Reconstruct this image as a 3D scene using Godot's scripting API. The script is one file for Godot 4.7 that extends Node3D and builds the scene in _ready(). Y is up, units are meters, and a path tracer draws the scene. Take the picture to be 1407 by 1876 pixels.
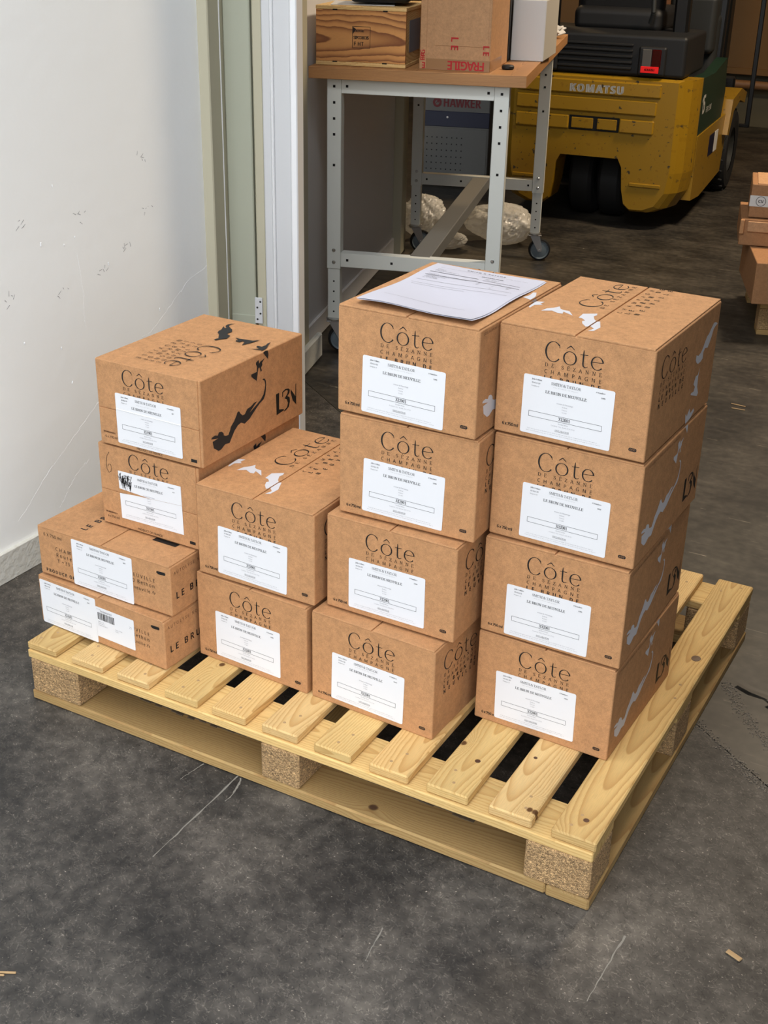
extends Node3D
# Warehouse bay: a wooden pallet stacked with kraft wine cartons beside a white wall, a workbench and a forklift behind.

const LIGHT_SKY := 1.66
const EXPOSURE := 1.12
var M := {}
var rng := RandomNumberGenerator.new()
var serif: SystemFont
var serif_bold: SystemFont
var sans: SystemFont
var sans_bold: SystemFont
var glyphs := {}


# ---------------------------------------------------------------- geometry
class Geo:
	var v := PackedVector3Array()
	var n := PackedVector3Array()
	var uv := PackedVector2Array()

	func tri(a: Vector3, b: Vector3, c: Vector3, na: Vector3, nb: Vector3, nc: Vector3, ua := Vector2.ZERO, ub := Vector2.ZERO, uc := Vector2.ZERO) -> void:
		if (b - a).cross(c - a).dot(na + nb + nc) > 0.0:
			v.append(a); v.append(c); v.append(b)
			n.append(na); n.append(nc); n.append(nb)
			uv.append(ua); uv.append(uc); uv.append(ub)
		else:
			v.append(a); v.append(b); v.append(c)
			n.append(na); n.append(nb); n.append(nc)
			uv.append(ua); uv.append(ub); uv.append(uc)

	func quad(a: Vector3, b: Vector3, c: Vector3, d: Vector3, nn: Vector3, ua := Vector2.ZERO, ub := Vector2.ZERO, uc := Vector2.ZERO, ud := Vector2.ZERO) -> void:
		tri(a, b, c, nn, nn, nn, ua, ub, uc)
		tri(a, c, d, nn, nn, nn, ua, uc, ud)

	func mesh() -> ArrayMesh:
		var m := ArrayMesh.new()
		if v.is_empty():
			return m
		var a := []
		a.resize(Mesh.ARRAY_MAX)
		a[Mesh.ARRAY_VERTEX] = v
		a[Mesh.ARRAY_NORMAL] = n
		a[Mesh.ARRAY_TEX_UV] = uv
		m.add_surface_from_arrays(Mesh.PRIMITIVE_TRIANGLES, a)
		return m


func at(p: Vector3, turn := 0.0) -> Transform3D:
	return Transform3D(Basis(Vector3.UP, turn), p)


# Box with chamfered edges (44 triangles); u runs along the longest side, in metres times uvk.
func cbox(g: Geo, xf: Transform3D, size: Vector3, c := 0.002, uvo := Vector2.ZERO, uvk := Vector2.ONE) -> void:
	var h := size * 0.5
	c = minf(c, minf(h.x, minf(h.y, h.z)) * 0.9)
	var lng := 0
	if size.y > size[lng]: lng = 1
	if size.z > size[lng]: lng = 2
	var uvf := func(p: Vector3, k: int) -> Vector2:
		var q: Vector3 = p + h
		var o1 := (lng + 1) % 3
		var o2 := (lng + 2) % 3
		if k == lng:
			return uvo + Vector2(q[o1] * uvk.x, q[o2] * uvk.y)
		return uvo + Vector2(q[lng] * uvk.x, (q[o1] + q[o2]) * uvk.y)
	var P := {}
	for k in 3:
		for s in [-1, 1]:
			var k1 := (k + 1) % 3
			var k2 := (k + 2) % 3
			for s1 in [-1, 1]:
				for s2 in [-1, 1]:
					var p := Vector3.ZERO
					p[k] = h[k] * s
					p[k1] = (h[k1] - c) * s1
					p[k2] = (h[k2] - c) * s2
					var sg := Vector3i.ZERO
					sg[k] = s; sg[k1] = s1; sg[k2] = s2
					P[[k, sg]] = p
	var B := xf.basis
	for k in 3:
		var k1 := (k + 1) % 3
		var k2 := (k + 2) % 3
		for s in [-1, 1]:
			var q := []
			for w in [[-1, -1], [1, -1], [1, 1], [-1, 1]]:
				var sg := Vector3i.ZERO
				sg[k] = s; sg[k1] = w[0]; sg[k2] = w[1]
				q.append(P[[k, sg]])
			var nn := Vector3.ZERO
			nn[k] = s
			g.quad(xf * q[0], xf * q[1], xf * q[2], xf * q[3], B * nn, uvf.call(q[0], k), uvf.call(q[1], k), uvf.call(q[2], k), uvf.call(q[3], k))
		# edges along axis k
		for s1 in [-1, 1]:
			for s2 in [-1, 1]:
				var sa := Vector3i.ZERO
				sa[k] = -1; sa[k1] = s1; sa[k2] = s2
				var sb := sa
				sb[k] = 1
				var nn := Vector3.ZERO
				nn[k1] = s1; nn[k2] = s2
				nn = nn.normalized()
				var a: Vector3 = P[[k1, sa]]
				var b: Vector3 = P[[k1, sb]]
				var cc: Vector3 = P[[k2, sb]]
				var d: Vector3 = P[[k2, sa]]
				g.quad(xf * a, xf * b, xf * cc, xf * d, B * nn, uvf.call(a, k1), uvf.call(b, k1), uvf.call(cc, k1), uvf.call(d, k1))
	for sx in [-1, 1]:
		for sy in [-1, 1]:
			for sz in [-1, 1]:
				var sg := Vector3i(sx, sy, sz)
				var nn := B * Vector3(sx, sy, sz).normalized()
				var p0: Vector3 = P[[0, sg]]
				g.tri(xf * p0, xf * P[[1, sg]], xf * P[[2, sg]], nn, nn, nn, uvf.call(p0, 0), uvf.call(p0, 0), uvf.call(p0, 0))


# Box with rounded edges and smooth normals; bulge swells the middle of every face outwards.
func rbox(g: Geo, xf: Transform3D, size: Vector3, r := 0.004, seg := 2, mid := 1, bulge := 0.0) -> void:
	var h := size * 0.5
	r = minf(r, minf(h.x, minf(h.y, h.z)))
	var lists := []
	for k in 3:
		var l := []
		for i in seg + 1:
			l.append(-h[k] + r * i / float(seg))
		for i in range(1, mid):
			l.append(lerpf(-h[k] + r, h[k] - r, i / float(mid)))
		for i in seg + 1:
			l.append(h[k] - r + r * i / float(seg))
		lists.append(l)
	var inner := h - Vector3(r, r, r)
	for k in 3:
		var k1 := (k + 1) % 3
		var k2 := (k + 2) % 3
		var l1: Array = lists[k1]
		var l2: Array = lists[k2]
		for s in [-1, 1]:
			var pts := []
			var nrm := []
			for a in l1:
				for b in l2:
					var p := Vector3.ZERO
					p[k] = h[k] * s; p[k1] = a; p[k2] = b
					var q := p.clamp(-inner, inner)
					var nn := (p - q).normalized()
					var o := q + nn * r
					if bulge != 0.0:
						o[k] += s * bulge * cos(a / h[k1] * PI * 0.5) * cos(b / h[k2] * PI * 0.5)
					pts.append(xf * o)
					nrm.append((xf.basis * nn).normalized())
			var w := l2.size()
			for i in l1.size() - 1:
				for j in w - 1:
					var a0 := i * w + j
					g.tri(pts[a0], pts[a0 + 1], pts[a0 + w + 1], nrm[a0], nrm[a0 + 1], nrm[a0 + w + 1])
					g.tri(pts[a0], pts[a0 + w + 1], pts[a0 + w], nrm[a0], nrm[a0 + w + 1], nrm[a0 + w])


# Flat polygon in the XY plane of xf.
func flat(g: Geo, xf: Transform3D, poly: PackedVector2Array) -> void:
	var t := Geometry2D.triangulate_polygon(poly)
	var nn := xf.basis.z.normalized()
	for i in range(0, t.size(), 3):
		var a := poly[t[i]]
		var b := poly[t[i + 1]]
		var c := poly[t[i + 2]]
		g.tri(xf * Vector3(a.x, a.y, 0), xf * Vector3(b.x, b.y, 0), xf * Vector3(c.x, c.y, 0), nn, nn, nn, a, b, c)


# Polygon extruded from z = 0 to z = depth.
func extrude(g: Geo, xf: Transform3D, poly: PackedVector2Array, depth: float) -> void:
	flat(g, xf * Transform3D(Basis.IDENTITY, Vector3(0, 0, depth)), poly)
	flat(g, xf * Transform3D(Basis(Vector3.UP, PI).scaled_local(Vector3(-1, 1, 1)), Vector3.ZERO), poly)
	var cw := Geometry2D.is_polygon_clockwise(poly)
	for i in poly.size():
		var a := poly[i]
		var b := poly[(i + 1) % poly.size()]
		var d := b - a
		var nn := Vector3(d.y, -d.x, 0).normalized() * (-1.0 if cw else 1.0)
		g.quad(xf * Vector3(a.x, a.y, 0), xf * Vector3(b.x, b.y, 0), xf * Vector3(b.x, b.y, depth), xf * Vector3(a.x, a.y, depth), (xf.basis * nn).normalized(), a, b, b, a)


# Profile of (radius, y) turned about the Y axis of xf.
func lathe(g: Geo, xf: Transform3D, prof: Array, segs := 24, hard := true) -> void:
	for i in prof.size() - 1:
		var p: Vector2 = prof[i]
		var q: Vector2 = prof[i + 1]
		var d := q - p
		var nl := Vector2(d.y, -d.x).normalized()
		var nmid := Vector2((p.x + q.x) * 0.5, 0)
		if not hard:
			nl = nl
		for k in segs:
			var a0 := TAU * k / segs
			var a1 := TAU * (k + 1) / segs
			var c0 := Vector3(cos(a0), 0, sin(a0))
			var c1 := Vector3(cos(a1), 0, sin(a1))
			var n0 := (xf.basis * (c0 * nl.x + Vector3.UP * nl.y)).normalized()
			var n1 := (xf.basis * (c1 * nl.x + Vector3.UP * nl.y)).normalized()
			var pa := xf * (c0 * p.x + Vector3.UP * p.y)
			var pb := xf * (c1 * p.x + Vector3.UP * p.y)
			var qa := xf * (c0 * q.x + Vector3.UP * q.y)
			var qb := xf * (c1 * q.x + Vector3.UP * q.y)
			g.tri(pa, pb, qb, n0, n1, n1)
			g.tri(pa, qb, qa, n0, n1, n0)


func tube(g: Geo, pts: Array, r: float, segs := 8) -> void:
	for i in pts.size() - 1:
		var a: Vector3 = pts[i]
		var b: Vector3 = pts[i + 1]
		var d := (b - a).normalized()
		var u := d.cross(Vector3.UP if absf(d.y) < 0.9 else Vector3.RIGHT).normalized()
		var w := d.cross(u)
		for k in segs:
			var c0 := u * cos(TAU * k / segs) + w * sin(TAU * k / segs)
			var c1 := u * cos(TAU * (k + 1) / segs) + w * sin(TAU * (k + 1) / segs)
			g.tri(a + c0 * r, a + c1 * r, b + c1 * r, c0, c1, c1)
			g.tri(a + c0 * r, b + c1 * r, b + c0 * r, c0, c1, c0)
			g.tri(a, a + c0 * r, a + c1 * r, -d, -d, -d)
			g.tri(b, b + c0 * r, b + c1 * r, d, d, d)


# Flat stroke through 2-D points with a width at each.
func ribbon(g: Geo, xf: Transform3D, pts: Array, wid: Array) -> void:
	var l := []
	var r := []
	for i in pts.size():
		var a: Vector2 = pts[maxi(i - 1, 0)]
		var b: Vector2 = pts[mini(i + 1, pts.size() - 1)]
		var d := (b - a).normalized()
		var s: Vector2 = Vector2(-d.y, d.x) * float(wid[mini(i, wid.size() - 1)]) * 0.5
		l.append(pts[i] + s)
		r.append(pts[i] - s)
	var nn := xf.basis.z.normalized()
	for i in pts.size() - 1:
		g.quad(xf * Vector3(l[i].x, l[i].y, 0), xf * Vector3(l[i + 1].x, l[i + 1].y, 0), xf * Vector3(r[i + 1].x, r[i + 1].y, 0), xf * Vector3(r[i].x, r[i].y, 0), nn)


# Arc stroke, thick at the sides and thin at the top and bottom like a serif letter.
func arc(g: Geo, xf: Transform3D, c: Vector2, rx: float, ry: float, a0: float, a1: float, thin: float, thick: float) -> void:
	var pts := []
	var wid := []
	for i in 29:
		var a := deg_to_rad(lerpf(a0, a1, i / 28.0))
		pts.append(c + Vector2(cos(a) * rx, sin(a) * ry))
		wid.append(lerpf(thin, thick, pow(absf(cos(a)), 1.5)))
	ribbon(g, xf, pts, wid)


func glyph(ch: String, f: SystemFont, fs: int) -> Array:
	var key := [ch, f, fs]
	if not glyphs.has(key):
		var out := PackedVector3Array()
		if ch != " ":
			var t := TextMesh.new()
			t.font = f
			t.font_size = fs
			t.pixel_size = 1.0 / fs
			t.depth = 0.0
			t.curve_step = 1.4 if fs < 30 else 0.8
			t.horizontal_alignment = HORIZONTAL_ALIGNMENT_LEFT
			t.vertical_alignment = VERTICAL_ALIGNMENT_BOTTOM
			t.text = ch
			var ar := t.get_mesh_arrays()
			var vv: PackedVector3Array = ar[Mesh.ARRAY_VERTEX]
			var nv: PackedVector3Array = ar[Mesh.ARRAY_NORMAL]
			var ix = ar[Mesh.ARRAY_INDEX]
			if ix == null or ix.size() == 0:
				ix = range(vv.size())
			for k in range(0, ix.size() - 2, 3):
				if nv[ix[k]].z > 0.5:
					for q in 3:
						out.append(vv[ix[k + q]])
		glyphs[key] = [out, f.get_string_size(ch, HORIZONTAL_ALIGNMENT_LEFT, -1, fs).x / fs, f.get_descent(fs) / fs]
	return glyphs[key]


# One line of lettering in the XY plane of xf, baseline at p; cap is the height of a capital. width > 0 spaces the letters out to it;
# align 0 left, 0.5 centred, 1 right.
func text(g: Geo, xf: Transform3D, s: String, f: SystemFont, p: Vector2, cap: float, width := 0.0, align := 0.0, fs := 48, squeeze := 1.0) -> void:
	var k := cap / 0.714
	var adv := 0.0
	for ch in s:
		adv += float(glyph(ch, f, fs)[1]) * k * squeeze
	var track := 0.0
	if width > 0.0:
		track = (width - adv) / maxi(s.length() - 1, 1)
		adv = width
	var x := p.x - adv * align
	var nn := xf.basis.z.normalized()
	for ch in s:
		var gl := glyph(ch, f, fs)
		var pts: PackedVector3Array = gl[0]
		for i in range(0, pts.size(), 3):
			var q := []
			for j in 3:
				var o: Vector3 = pts[i + j]
				q.append(xf * Vector3(x + o.x * k * squeeze, p.y + (o.y - float(gl[2])) * k, 0))
			g.tri(q[0], q[1], q[2], nn, nn, nn)
		x += float(gl[1]) * k * squeeze + track


func poly(a: Array) -> PackedVector2Array:
	var out := PackedVector2Array()
	for i in range(0, a.size(), 2):
		out.append(Vector2(a[i], a[i + 1]) * 0.001)
	return out


# ---------------------------------------------------------------- scene tree
func numbered(parent: Node, called: String) -> String:
	if not parent.has_node(NodePath(called)):
		return called
	var k := 1
	while parent.has_node(NodePath("%s_%03d" % [called, k])):
		k += 1
	return "%s_%03d" % [called, k]


func add(called: String, m: Mesh, mat: Material, parent: Node = self, p := Vector3.ZERO) -> MeshInstance3D:
	var o := MeshInstance3D.new()
	o.name = numbered(parent, called)
	o.mesh = m
	o.material_override = mat
	o.position = p
	parent.add_child(o, true)
	return o


func obj(called: String, g: Geo, mat: Material, parent: Node = self, p := Vector3.ZERO) -> MeshInstance3D:
	return add(called, g.mesh(), mat, parent, p)


func thing(called: String, label: String, cat: String, p := Vector3.ZERO, turn := 0.0, group := "") -> Node3D:
	var o := Node3D.new()
	o.name = numbered(self, called)
	add_child(o, true)
	o.position = p
	o.rotation.y = turn
	tag(o, label, cat, group)
	return o


func tag(o: Node, label: String, cat: String, group := "") -> void:
	o.set_meta("label", label)
	o.set_meta("category", cat)
	if group != "":
		o.set_meta("group", group)


# Pieces of a few pixels, kept as real geometry but joined.
func fine(called: String, g: Geo, m: Material, parent: Node) -> void:
	obj(called, g, m, parent).set_meta("kind", "stuff")


func struct(called: String, g: Geo, mat: Material, label := "") -> MeshInstance3D:
	var o := obj(called, g, mat)
	o.set_meta("kind", "structure")
	if label != "":
		o.set_meta("label", label)
	return o


# ---------------------------------------------------------------- materials
func mat(c: Color, rough := 0.8, metal := 0.0) -> StandardMaterial3D:
	var m := StandardMaterial3D.new()
	m.albedo_color = c
	m.roughness = rough
	m.metallic = metal
	return m


func tex(im: Image) -> ImageTexture:
	return ImageTexture.create_from_image(im)


func noise(sd: int, freq: float, oct := 4) -> FastNoiseLite:
	var f := FastNoiseLite.new()
	f.seed = sd
	f.frequency = freq
	f.fractal_octaves = oct
	f.noise_type = FastNoiseLite.TYPE_SIMPLEX_SMOOTH
	return f


func rgb8(w: int, h: int, b: PackedByteArray) -> Image:
	return Image.create_from_data(w, h, false, Image.FORMAT_RGB8, b)


# Sawn softwood, 1.25 m by 0.2 m: growth rings cut at a slant, latewood lines, fibres and a few knots.
func wood(sd: int, early: Color, late: Color, spacing: float, knots: int, contrast := 0.8, w := 1024, h := 256) -> ImageTexture:
	var r := RandomNumberGenerator.new()
	r.seed = sd
	var warp := noise(sd, 1.0, 3)
	var fib := noise(sd + 7, 1.0, 2)
	var kn := []
	for i in knots:
		kn.append([r.randf_range(0.1, 1.15), r.randf_range(0.02, 0.18), r.randf_range(0.006, 0.011)])
	var yc := r.randf_range(0.03, 0.15)
	var d0 := r.randf_range(0.012, 0.03)
	var sl := r.randf_range(0.015, 0.05)
	var b := PackedByteArray()
	b.resize(w * h * 3)
	for j in h:
		var y := 0.2 * j / h
		for i in w:
			var x := 1.25 * i / w
			var wy := y + 0.007 * warp.get_noise_2d(x * 2.2, y * 9.0) + 0.0012 * warp.get_noise_2d(x * 14.0 + 50.0, y * 40.0)
			var dark := 0.0
			var push := 0.0
			for k in kn:
				var dx: float = (x - k[0]) / (k[2] * 2.6)
				var dy: float = (y - k[1]) / k[2]
				var d2 := dx * dx + dy * dy
				if d2 < 16.0:
					push += exp(-d2 * 0.45) * 0.016
					var q: float = pow((x - k[0]) / (k[2] * 0.8), 2.0) + pow((y - k[1]) / (k[2] * 0.62), 2.0)
					dark = maxf(dark, clampf(1.5 - q, 0.0, 1.0))
			var ring := sqrt(pow(wy - yc, 2.0) + pow(d0 + sl * x, 2.0)) + push
			var fr := fposmod(ring / spacing, 1.0)
			var late_k := pow(fr, 2.6) * contrast * (1.0 - smoothstep(0.93, 1.0, fr))
			var fb := fib.get_noise_2d(x * 26.0, y * 900.0)
			var big := warp.get_noise_2d(x * 1.3 + 9.0, y * 4.0 + 3.0)
			var c := early.lerp(late, clampf(late_k + dark * 0.35 + fb * 0.14, 0.0, 1.0))
			c = c.lerp(Color(0.27, 0.16, 0.09), dark * 0.75)
			var kk := 1.0 + fb * 0.08 + big * 0.1
			var o := (j * w + i) * 3
			b[o] = clampi(int(c.r * kk * 255.0), 0, 255)
			b[o + 1] = clampi(int(c.g * kk * 255.0), 0, 255)
			b[o + 2] = clampi(int(c.b * kk * 255.0), 0, 255)
	return tex(rgb8(w, h, b))


func make_materials() -> void:
	# kraft board
	var w := 512
	var b := PackedByteArray()
	b.resize(w * w * 3)
	var hb := PackedByteArray()
	hb.resize(w * w)
	var n1 := noise(3, 0.02, 4).get_seamless_image(w, w)
	var n2 := noise(4, 0.16, 3).get_seamless_image(w, w)
	var n3 := noise(9, 0.055, 2).get_seamless_image(w, w)
	n1.convert(Image.FORMAT_L8); n2.convert(Image.FORMAT_L8); n3.convert(Image.FORMAT_L8)
	var d1 := n1.get_data()
	var d2 := n2.get_data()
	var d3 := n3.get_data()
	rng.seed = 11
	for i in w * w:
		var x := i % w
		var y := i / w
		var fibre: float = d2[((y * 5) % w) * w + x] / 255.0 - 0.5
		var k: float = 1.0 + (d1[i] / 255.0 - 0.5) * 0.10 + fibre * 0.20 + (d3[i] / 255.0 - 0.5) * 0.10 + rng.randf_range(-0.055, 0.055)
		b[i * 3] = clampi(int(181 * k), 0, 255)
		b[i * 3 + 1] = clampi(int(134 * k), 0, 255)
		b[i * 3 + 2] = clampi(int(92 * k), 0, 255)
		hb[i] = clampi(int(128 + fibre * 70 + (d3[i] - 128) * 0.5), 0, 255)
	var kt := tex(rgb8(w, w, b))
	var kh := tex(Image.create_from_data(w, w, false, Image.FORMAT_L8, hb))
	for q in [["kraft", Color(1, 1, 1)], ["kraft_dull", Color(0.86, 0.85, 0.85)], ["kraft_pale", Color(1.0, 1.04, 1.1)]]:
		var m := mat(q[1], 0.72)
		m.albedo_texture = kt
		m.uv1_triplanar = true
		m.uv1_world_triplanar = true
		m.uv1_scale = Vector3(3.2, 3.2, 3.2)
		m.heightmap_enabled = true
		m.heightmap_texture = kh
		m.heightmap_scale = 0.02
		m.metallic_specular = 0.35
		M[q[0]] = m
	# softwood of the pallet
	var pine := [[21, Color(0.86, 0.72, 0.49), Color(0.66, 0.47, 0.25), 0.0036, 2], [22, Color(0.88, 0.75, 0.53), Color(0.68, 0.49, 0.27), 0.0029, 2], [23, Color(0.83, 0.70, 0.47), Color(0.62, 0.45, 0.25), 0.0042, 3], [24, Color(0.87, 0.74, 0.50), Color(0.70, 0.52, 0.29), 0.0033, 1]]
	for i in 4:
		var p: Array = pine[i]
		var m := mat(Color(0.96, 0.955, 0.94), 0.68)
		m.albedo_texture = wood(p[0], p[1], p[2], p[3], p[4], 0.62)
		m.metallic_specular = 0.3
		M["pine%d" % i] = m
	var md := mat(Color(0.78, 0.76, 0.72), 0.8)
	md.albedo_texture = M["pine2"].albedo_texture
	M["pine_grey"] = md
	var mc := mat(Color(1, 1, 1), 0.6)
	mc.albedo_texture = wood(31, Color(0.80, 0.57, 0.33), Color(0.40, 0.21, 0.10), 0.0095, 0, 1.0)
	M["crate"] = mc
	var mt := mat(Color(1, 1, 1), 0.5)
	mt.albedo_texture = wood(33, Color(0.70, 0.51, 0.32), Color(0.50, 0.33, 0.19), 0.0042, 0, 0.8)
	M["bench_top"] = mt
	# pressed chip blocks
	b = PackedByteArray()
	b.resize(w * w * 3)
	var hh := PackedFloat32Array()
	hh.resize(w * w)
	for i in w * w:
		b[i * 3] = 130; b[i * 3 + 1] = 100; b[i * 3 + 2] = 64
	rng.seed = 5
	for f in 15000:
		var cx := rng.randf() * w
		var cy := rng.randf() * w
		var an := rng.randfn(0.0, 0.75)
		var ln := rng.randi_range(5, 20)
		var wd := rng.randi_range(1, 3)
		var tone := rng.randf_range(0.55, 1.16)
		if rng.randf() < 0.06: tone = 0.32
		for s in ln:
			for t in wd:
				var px := posmod(int(cx + cos(an) * s - sin(an) * t), w)
				var py := posmod(int(cy + sin(an) * s + cos(an) * t), w)
				var o := py * w + px
				b[o * 3] = clampi(int(212 * tone), 0, 255)
				b[o * 3 + 1] = clampi(int(172 * tone), 0, 255)
				b[o * 3 + 2] = clampi(int(120 * tone), 0, 255)
				hh[o] = tone
	var hb2 := PackedByteArray()
	hb2.resize(w * w)
	for i in w * w:
		hb2[i] = clampi(int(hh[i] * 200), 0, 255)
	var mb := mat(Color(1, 1, 1), 0.9)
	mb.albedo_texture = tex(rgb8(w, w, b))
	mb.heightmap_enabled = true
	mb.heightmap_texture = tex(Image.create_from_data(w, w, false, Image.FORMAT_L8, hb2))
	mb.heightmap_scale = 0.12
	mb.uv1_triplanar = true
	mb.uv1_world_triplanar = true
	mb.uv1_scale = Vector3(6.5, 6.5, 6.5)
	M["chip"] = mb
	# floor: dark worn concrete with a brushed, speckled skin
	var fw := 2048
	var big := noise(41, 0.0035, 5).get_seamless_image(fw, fw)
	var med := noise(42, 0.03, 4).get_seamless_image(fw, fw)
	big.convert(Image.FORMAT_L8); med.convert(Image.FORMAT_L8)
	var bd := big.get_data()
	var mdta := med.get_data()
	var lum := PackedFloat32Array()
	lum.resize(fw * fw)
	for i in fw * fw:
		lum[i] = 0.60 + (bd[i] - 128) * 0.0022 + (mdta[i] - 128) * 0.0016
	rng.seed = 77
	for f in 230000:
		var cx := rng.randf() * fw
		var cy := rng.randf() * fw
		var an := rng.randfn(0.5, 0.8)
		var ln := rng.randi_range(2, 8)
		var da := rng.randfn(0.0, 0.06)
		var am := rng.randf_range(0.05, 0.31) if rng.randf() < 0.6 else rng.randf_range(-0.2, -0.05)
		for s in ln:
			cx += cos(an); cy += sin(an); an += da
			var o := posmod(int(cy), fw) * fw + posmod(int(cx), fw)
			lum[o] += am
	for f in 5000:
		var o := rng.randi_range(0, fw * fw - fw - 3)
		var am := rng.randf_range(0.25, 1.3)
		lum[o] += am
		if rng.randf() < 0.5: lum[o + 1] += am * 0.8
		if rng.randf() < 0.4: lum[o + fw] += am * 0.6
	for f in 260:
		var o := rng.randi_range(0, fw * fw - fw * 8)
		for yy in rng.randi_range(2, 5):
			for xx in rng.randi_range(2, 7):
				lum[o + yy * fw + xx] -= 0.3
	var fb := PackedByteArray()
	fb.resize(fw * fw * 3)
	var fh := PackedByteArray()
	fh.resize(fw * fw)
	for i in fw * fw:
		var l := clampf(lum[i], 0.2, 2.2)
		fb[i * 3] = clampi(int(106 * l), 0, 255)
		fb[i * 3 + 1] = clampi(int(99 * l), 0, 255)
		fb[i * 3 + 2] = clampi(int(90 * l), 0, 255)
		fh[i] = clampi(int(lum[i] * 110), 0, 255)
	var mf := mat(Color(1, 1, 1), 0.62)
	mf.albedo_texture = tex(rgb8(fw, fw, fb))
	mf.heightmap_enabled = true
	mf.heightmap_texture = tex(Image.create_from_data(fw, fw, false, Image.FORMAT_L8, fh))
	mf.heightmap_scale = 0.05
	mf.uv1_triplanar = true
	mf.uv1_world_triplanar = true
	mf.uv1_scale = Vector3(0.41, 0.41, 0.41)
	M["floor"] = mf
	# bay concrete, shade and warm light painted into its brown: smoother, streaked along one direction, with worn pale traces
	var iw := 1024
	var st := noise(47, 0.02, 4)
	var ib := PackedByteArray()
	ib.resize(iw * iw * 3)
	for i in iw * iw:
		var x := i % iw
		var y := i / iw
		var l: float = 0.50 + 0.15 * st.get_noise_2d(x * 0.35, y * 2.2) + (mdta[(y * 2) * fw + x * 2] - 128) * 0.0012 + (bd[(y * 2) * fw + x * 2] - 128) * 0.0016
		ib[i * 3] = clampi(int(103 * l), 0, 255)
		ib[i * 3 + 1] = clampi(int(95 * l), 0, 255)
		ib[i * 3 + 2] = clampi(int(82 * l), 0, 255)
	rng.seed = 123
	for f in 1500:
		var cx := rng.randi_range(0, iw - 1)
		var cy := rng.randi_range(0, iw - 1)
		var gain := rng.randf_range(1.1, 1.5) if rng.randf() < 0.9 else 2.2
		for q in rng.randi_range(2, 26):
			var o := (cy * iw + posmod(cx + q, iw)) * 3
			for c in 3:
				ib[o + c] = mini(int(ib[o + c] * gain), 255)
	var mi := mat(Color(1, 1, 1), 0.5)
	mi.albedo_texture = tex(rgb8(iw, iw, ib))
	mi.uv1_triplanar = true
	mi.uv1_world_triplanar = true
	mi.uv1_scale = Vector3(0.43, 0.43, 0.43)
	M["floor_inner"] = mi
	# painted plaster
	var pn := noise(51, 0.012, 5).get_seamless_image(1024, 1024)
	pn.convert(Image.FORMAT_L8)
	for q in [["plaster", Color(0.955, 0.965, 0.96)], ["cream", Color(0.72, 0.70, 0.61)], ["door_paint", Color(0.66, 0.67, 0.60)], ["grey_paint", Color(0.85, 0.85, 0.85)], ["skirting", Color(0.80, 0.80, 0.77)], ["back_lower", Color(0.36, 0.34, 0.28)], ["back_upper", Color(0.44, 0.33, 0.20)], ["dark_ceiling", Color(0.35, 0.33, 0.30)]]:
		var m := mat(q[1], 0.5 if q[0] != "back_lower" else 0.8)
		m.heightmap_enabled = true
		m.heightmap_texture = tex(pn) if not M.has("plaster") else M["plaster"].heightmap_texture
		m.heightmap_scale = 0.05 if q[0] != "skirting" else 0.14
		m.uv1_triplanar = true
		m.uv1_world_triplanar = true
		m.uv1_scale = Vector3(1.1, 1.1, 1.1)
		m.metallic_specular = 0.35
		M[q[0]] = m
	M["gloss_white"] = mat(Color(0.93, 0.935, 0.94), 0.35)
	M["pale_frame"] = mat(Color(0.80, 0.805, 0.81), 0.45)
	M["label"] = mat(Color(0.885, 0.885, 0.89), 0.55)
	M["paper"] = mat(Color(0.76, 0.76, 0.805), 0.6)
	M["ink"] = mat(Color(0.035, 0.028, 0.025), 0.6)
	M["ink_soft"] = mat(Color(0.16, 0.16, 0.17), 0.7)
	M["ink_pale"] = mat(Color(0.52, 0.52, 0.54), 0.8)
	M["ink_brown"] = mat(Color(0.36, 0.23, 0.14), 0.8)
	M["ink_white"] = mat(Color(0.80, 0.80, 0.82), 0.6)
	M["charcoal"] = mat(Color(0.09, 0.09, 0.095), 0.7)
	M["red_ink"] = mat(Color(0.68, 0.07, 0.09), 0.5)
	M["steel_grey"] = mat(Color(0.85, 0.86, 0.835), 0.42)
	M["hole"] = mat(Color(0.03, 0.03, 0.03), 0.9)
	M["zinc"] = mat(Color(0.78, 0.78, 0.78), 0.28, 0.95)
	M["wheel_grey"] = mat(Color(0.40, 0.45, 0.48), 0.5)
	M["rubber"] = mat(Color(0.028, 0.028, 0.030), 0.75)
	M["black_paint"] = mat(Color(0.022, 0.022, 0.024), 0.45)
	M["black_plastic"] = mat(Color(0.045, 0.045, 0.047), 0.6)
	M["dark_grey"] = mat(Color(0.14, 0.145, 0.14), 0.6)
	M["green"] = mat(Color(0.05, 0.16, 0.10), 0.45)
	M["navy"] = mat(Color(0.015, 0.035, 0.16), 0.4)
	M["charger"] = mat(Color(0.33, 0.325, 0.31), 0.5)
	M["red_text"] = mat(Color(0.35, 0.03, 0.05), 0.6)
	M["red_tag"] = mat(Color(1.0, 0.09, 0.09), 0.4)
	M["red_lens"] = mat(Color(0.22, 0.01, 0.015), 0.15)
	M["clear_lens"] = mat(Color(0.35, 0.34, 0.33), 0.15)
	M["white_card"] = mat(Color(0.80, 0.79, 0.77), 0.6)
	M["logo_white"] = mat(Color(0.72, 0.71, 0.68), 0.5)
	M["yellow_tag"] = mat(Color(0.95, 0.70, 0.05), 0.5)
	M["chalk"] = mat(Color(0.52, 0.50, 0.46), 0.9)
	M["tape"] = mat(Color(0.60, 0.45, 0.31), 0.25)
	M["splinter"] = mat(Color(0.66, 0.54, 0.38), 0.8)
	M["tar"] = mat(Color(0.17, 0.155, 0.135), 0.4)
	# yellow enamel with scuffs
	var yn := noise(61, 0.018, 5).get_seamless_image(w, w)
	yn.convert(Image.FORMAT_L8)
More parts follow.
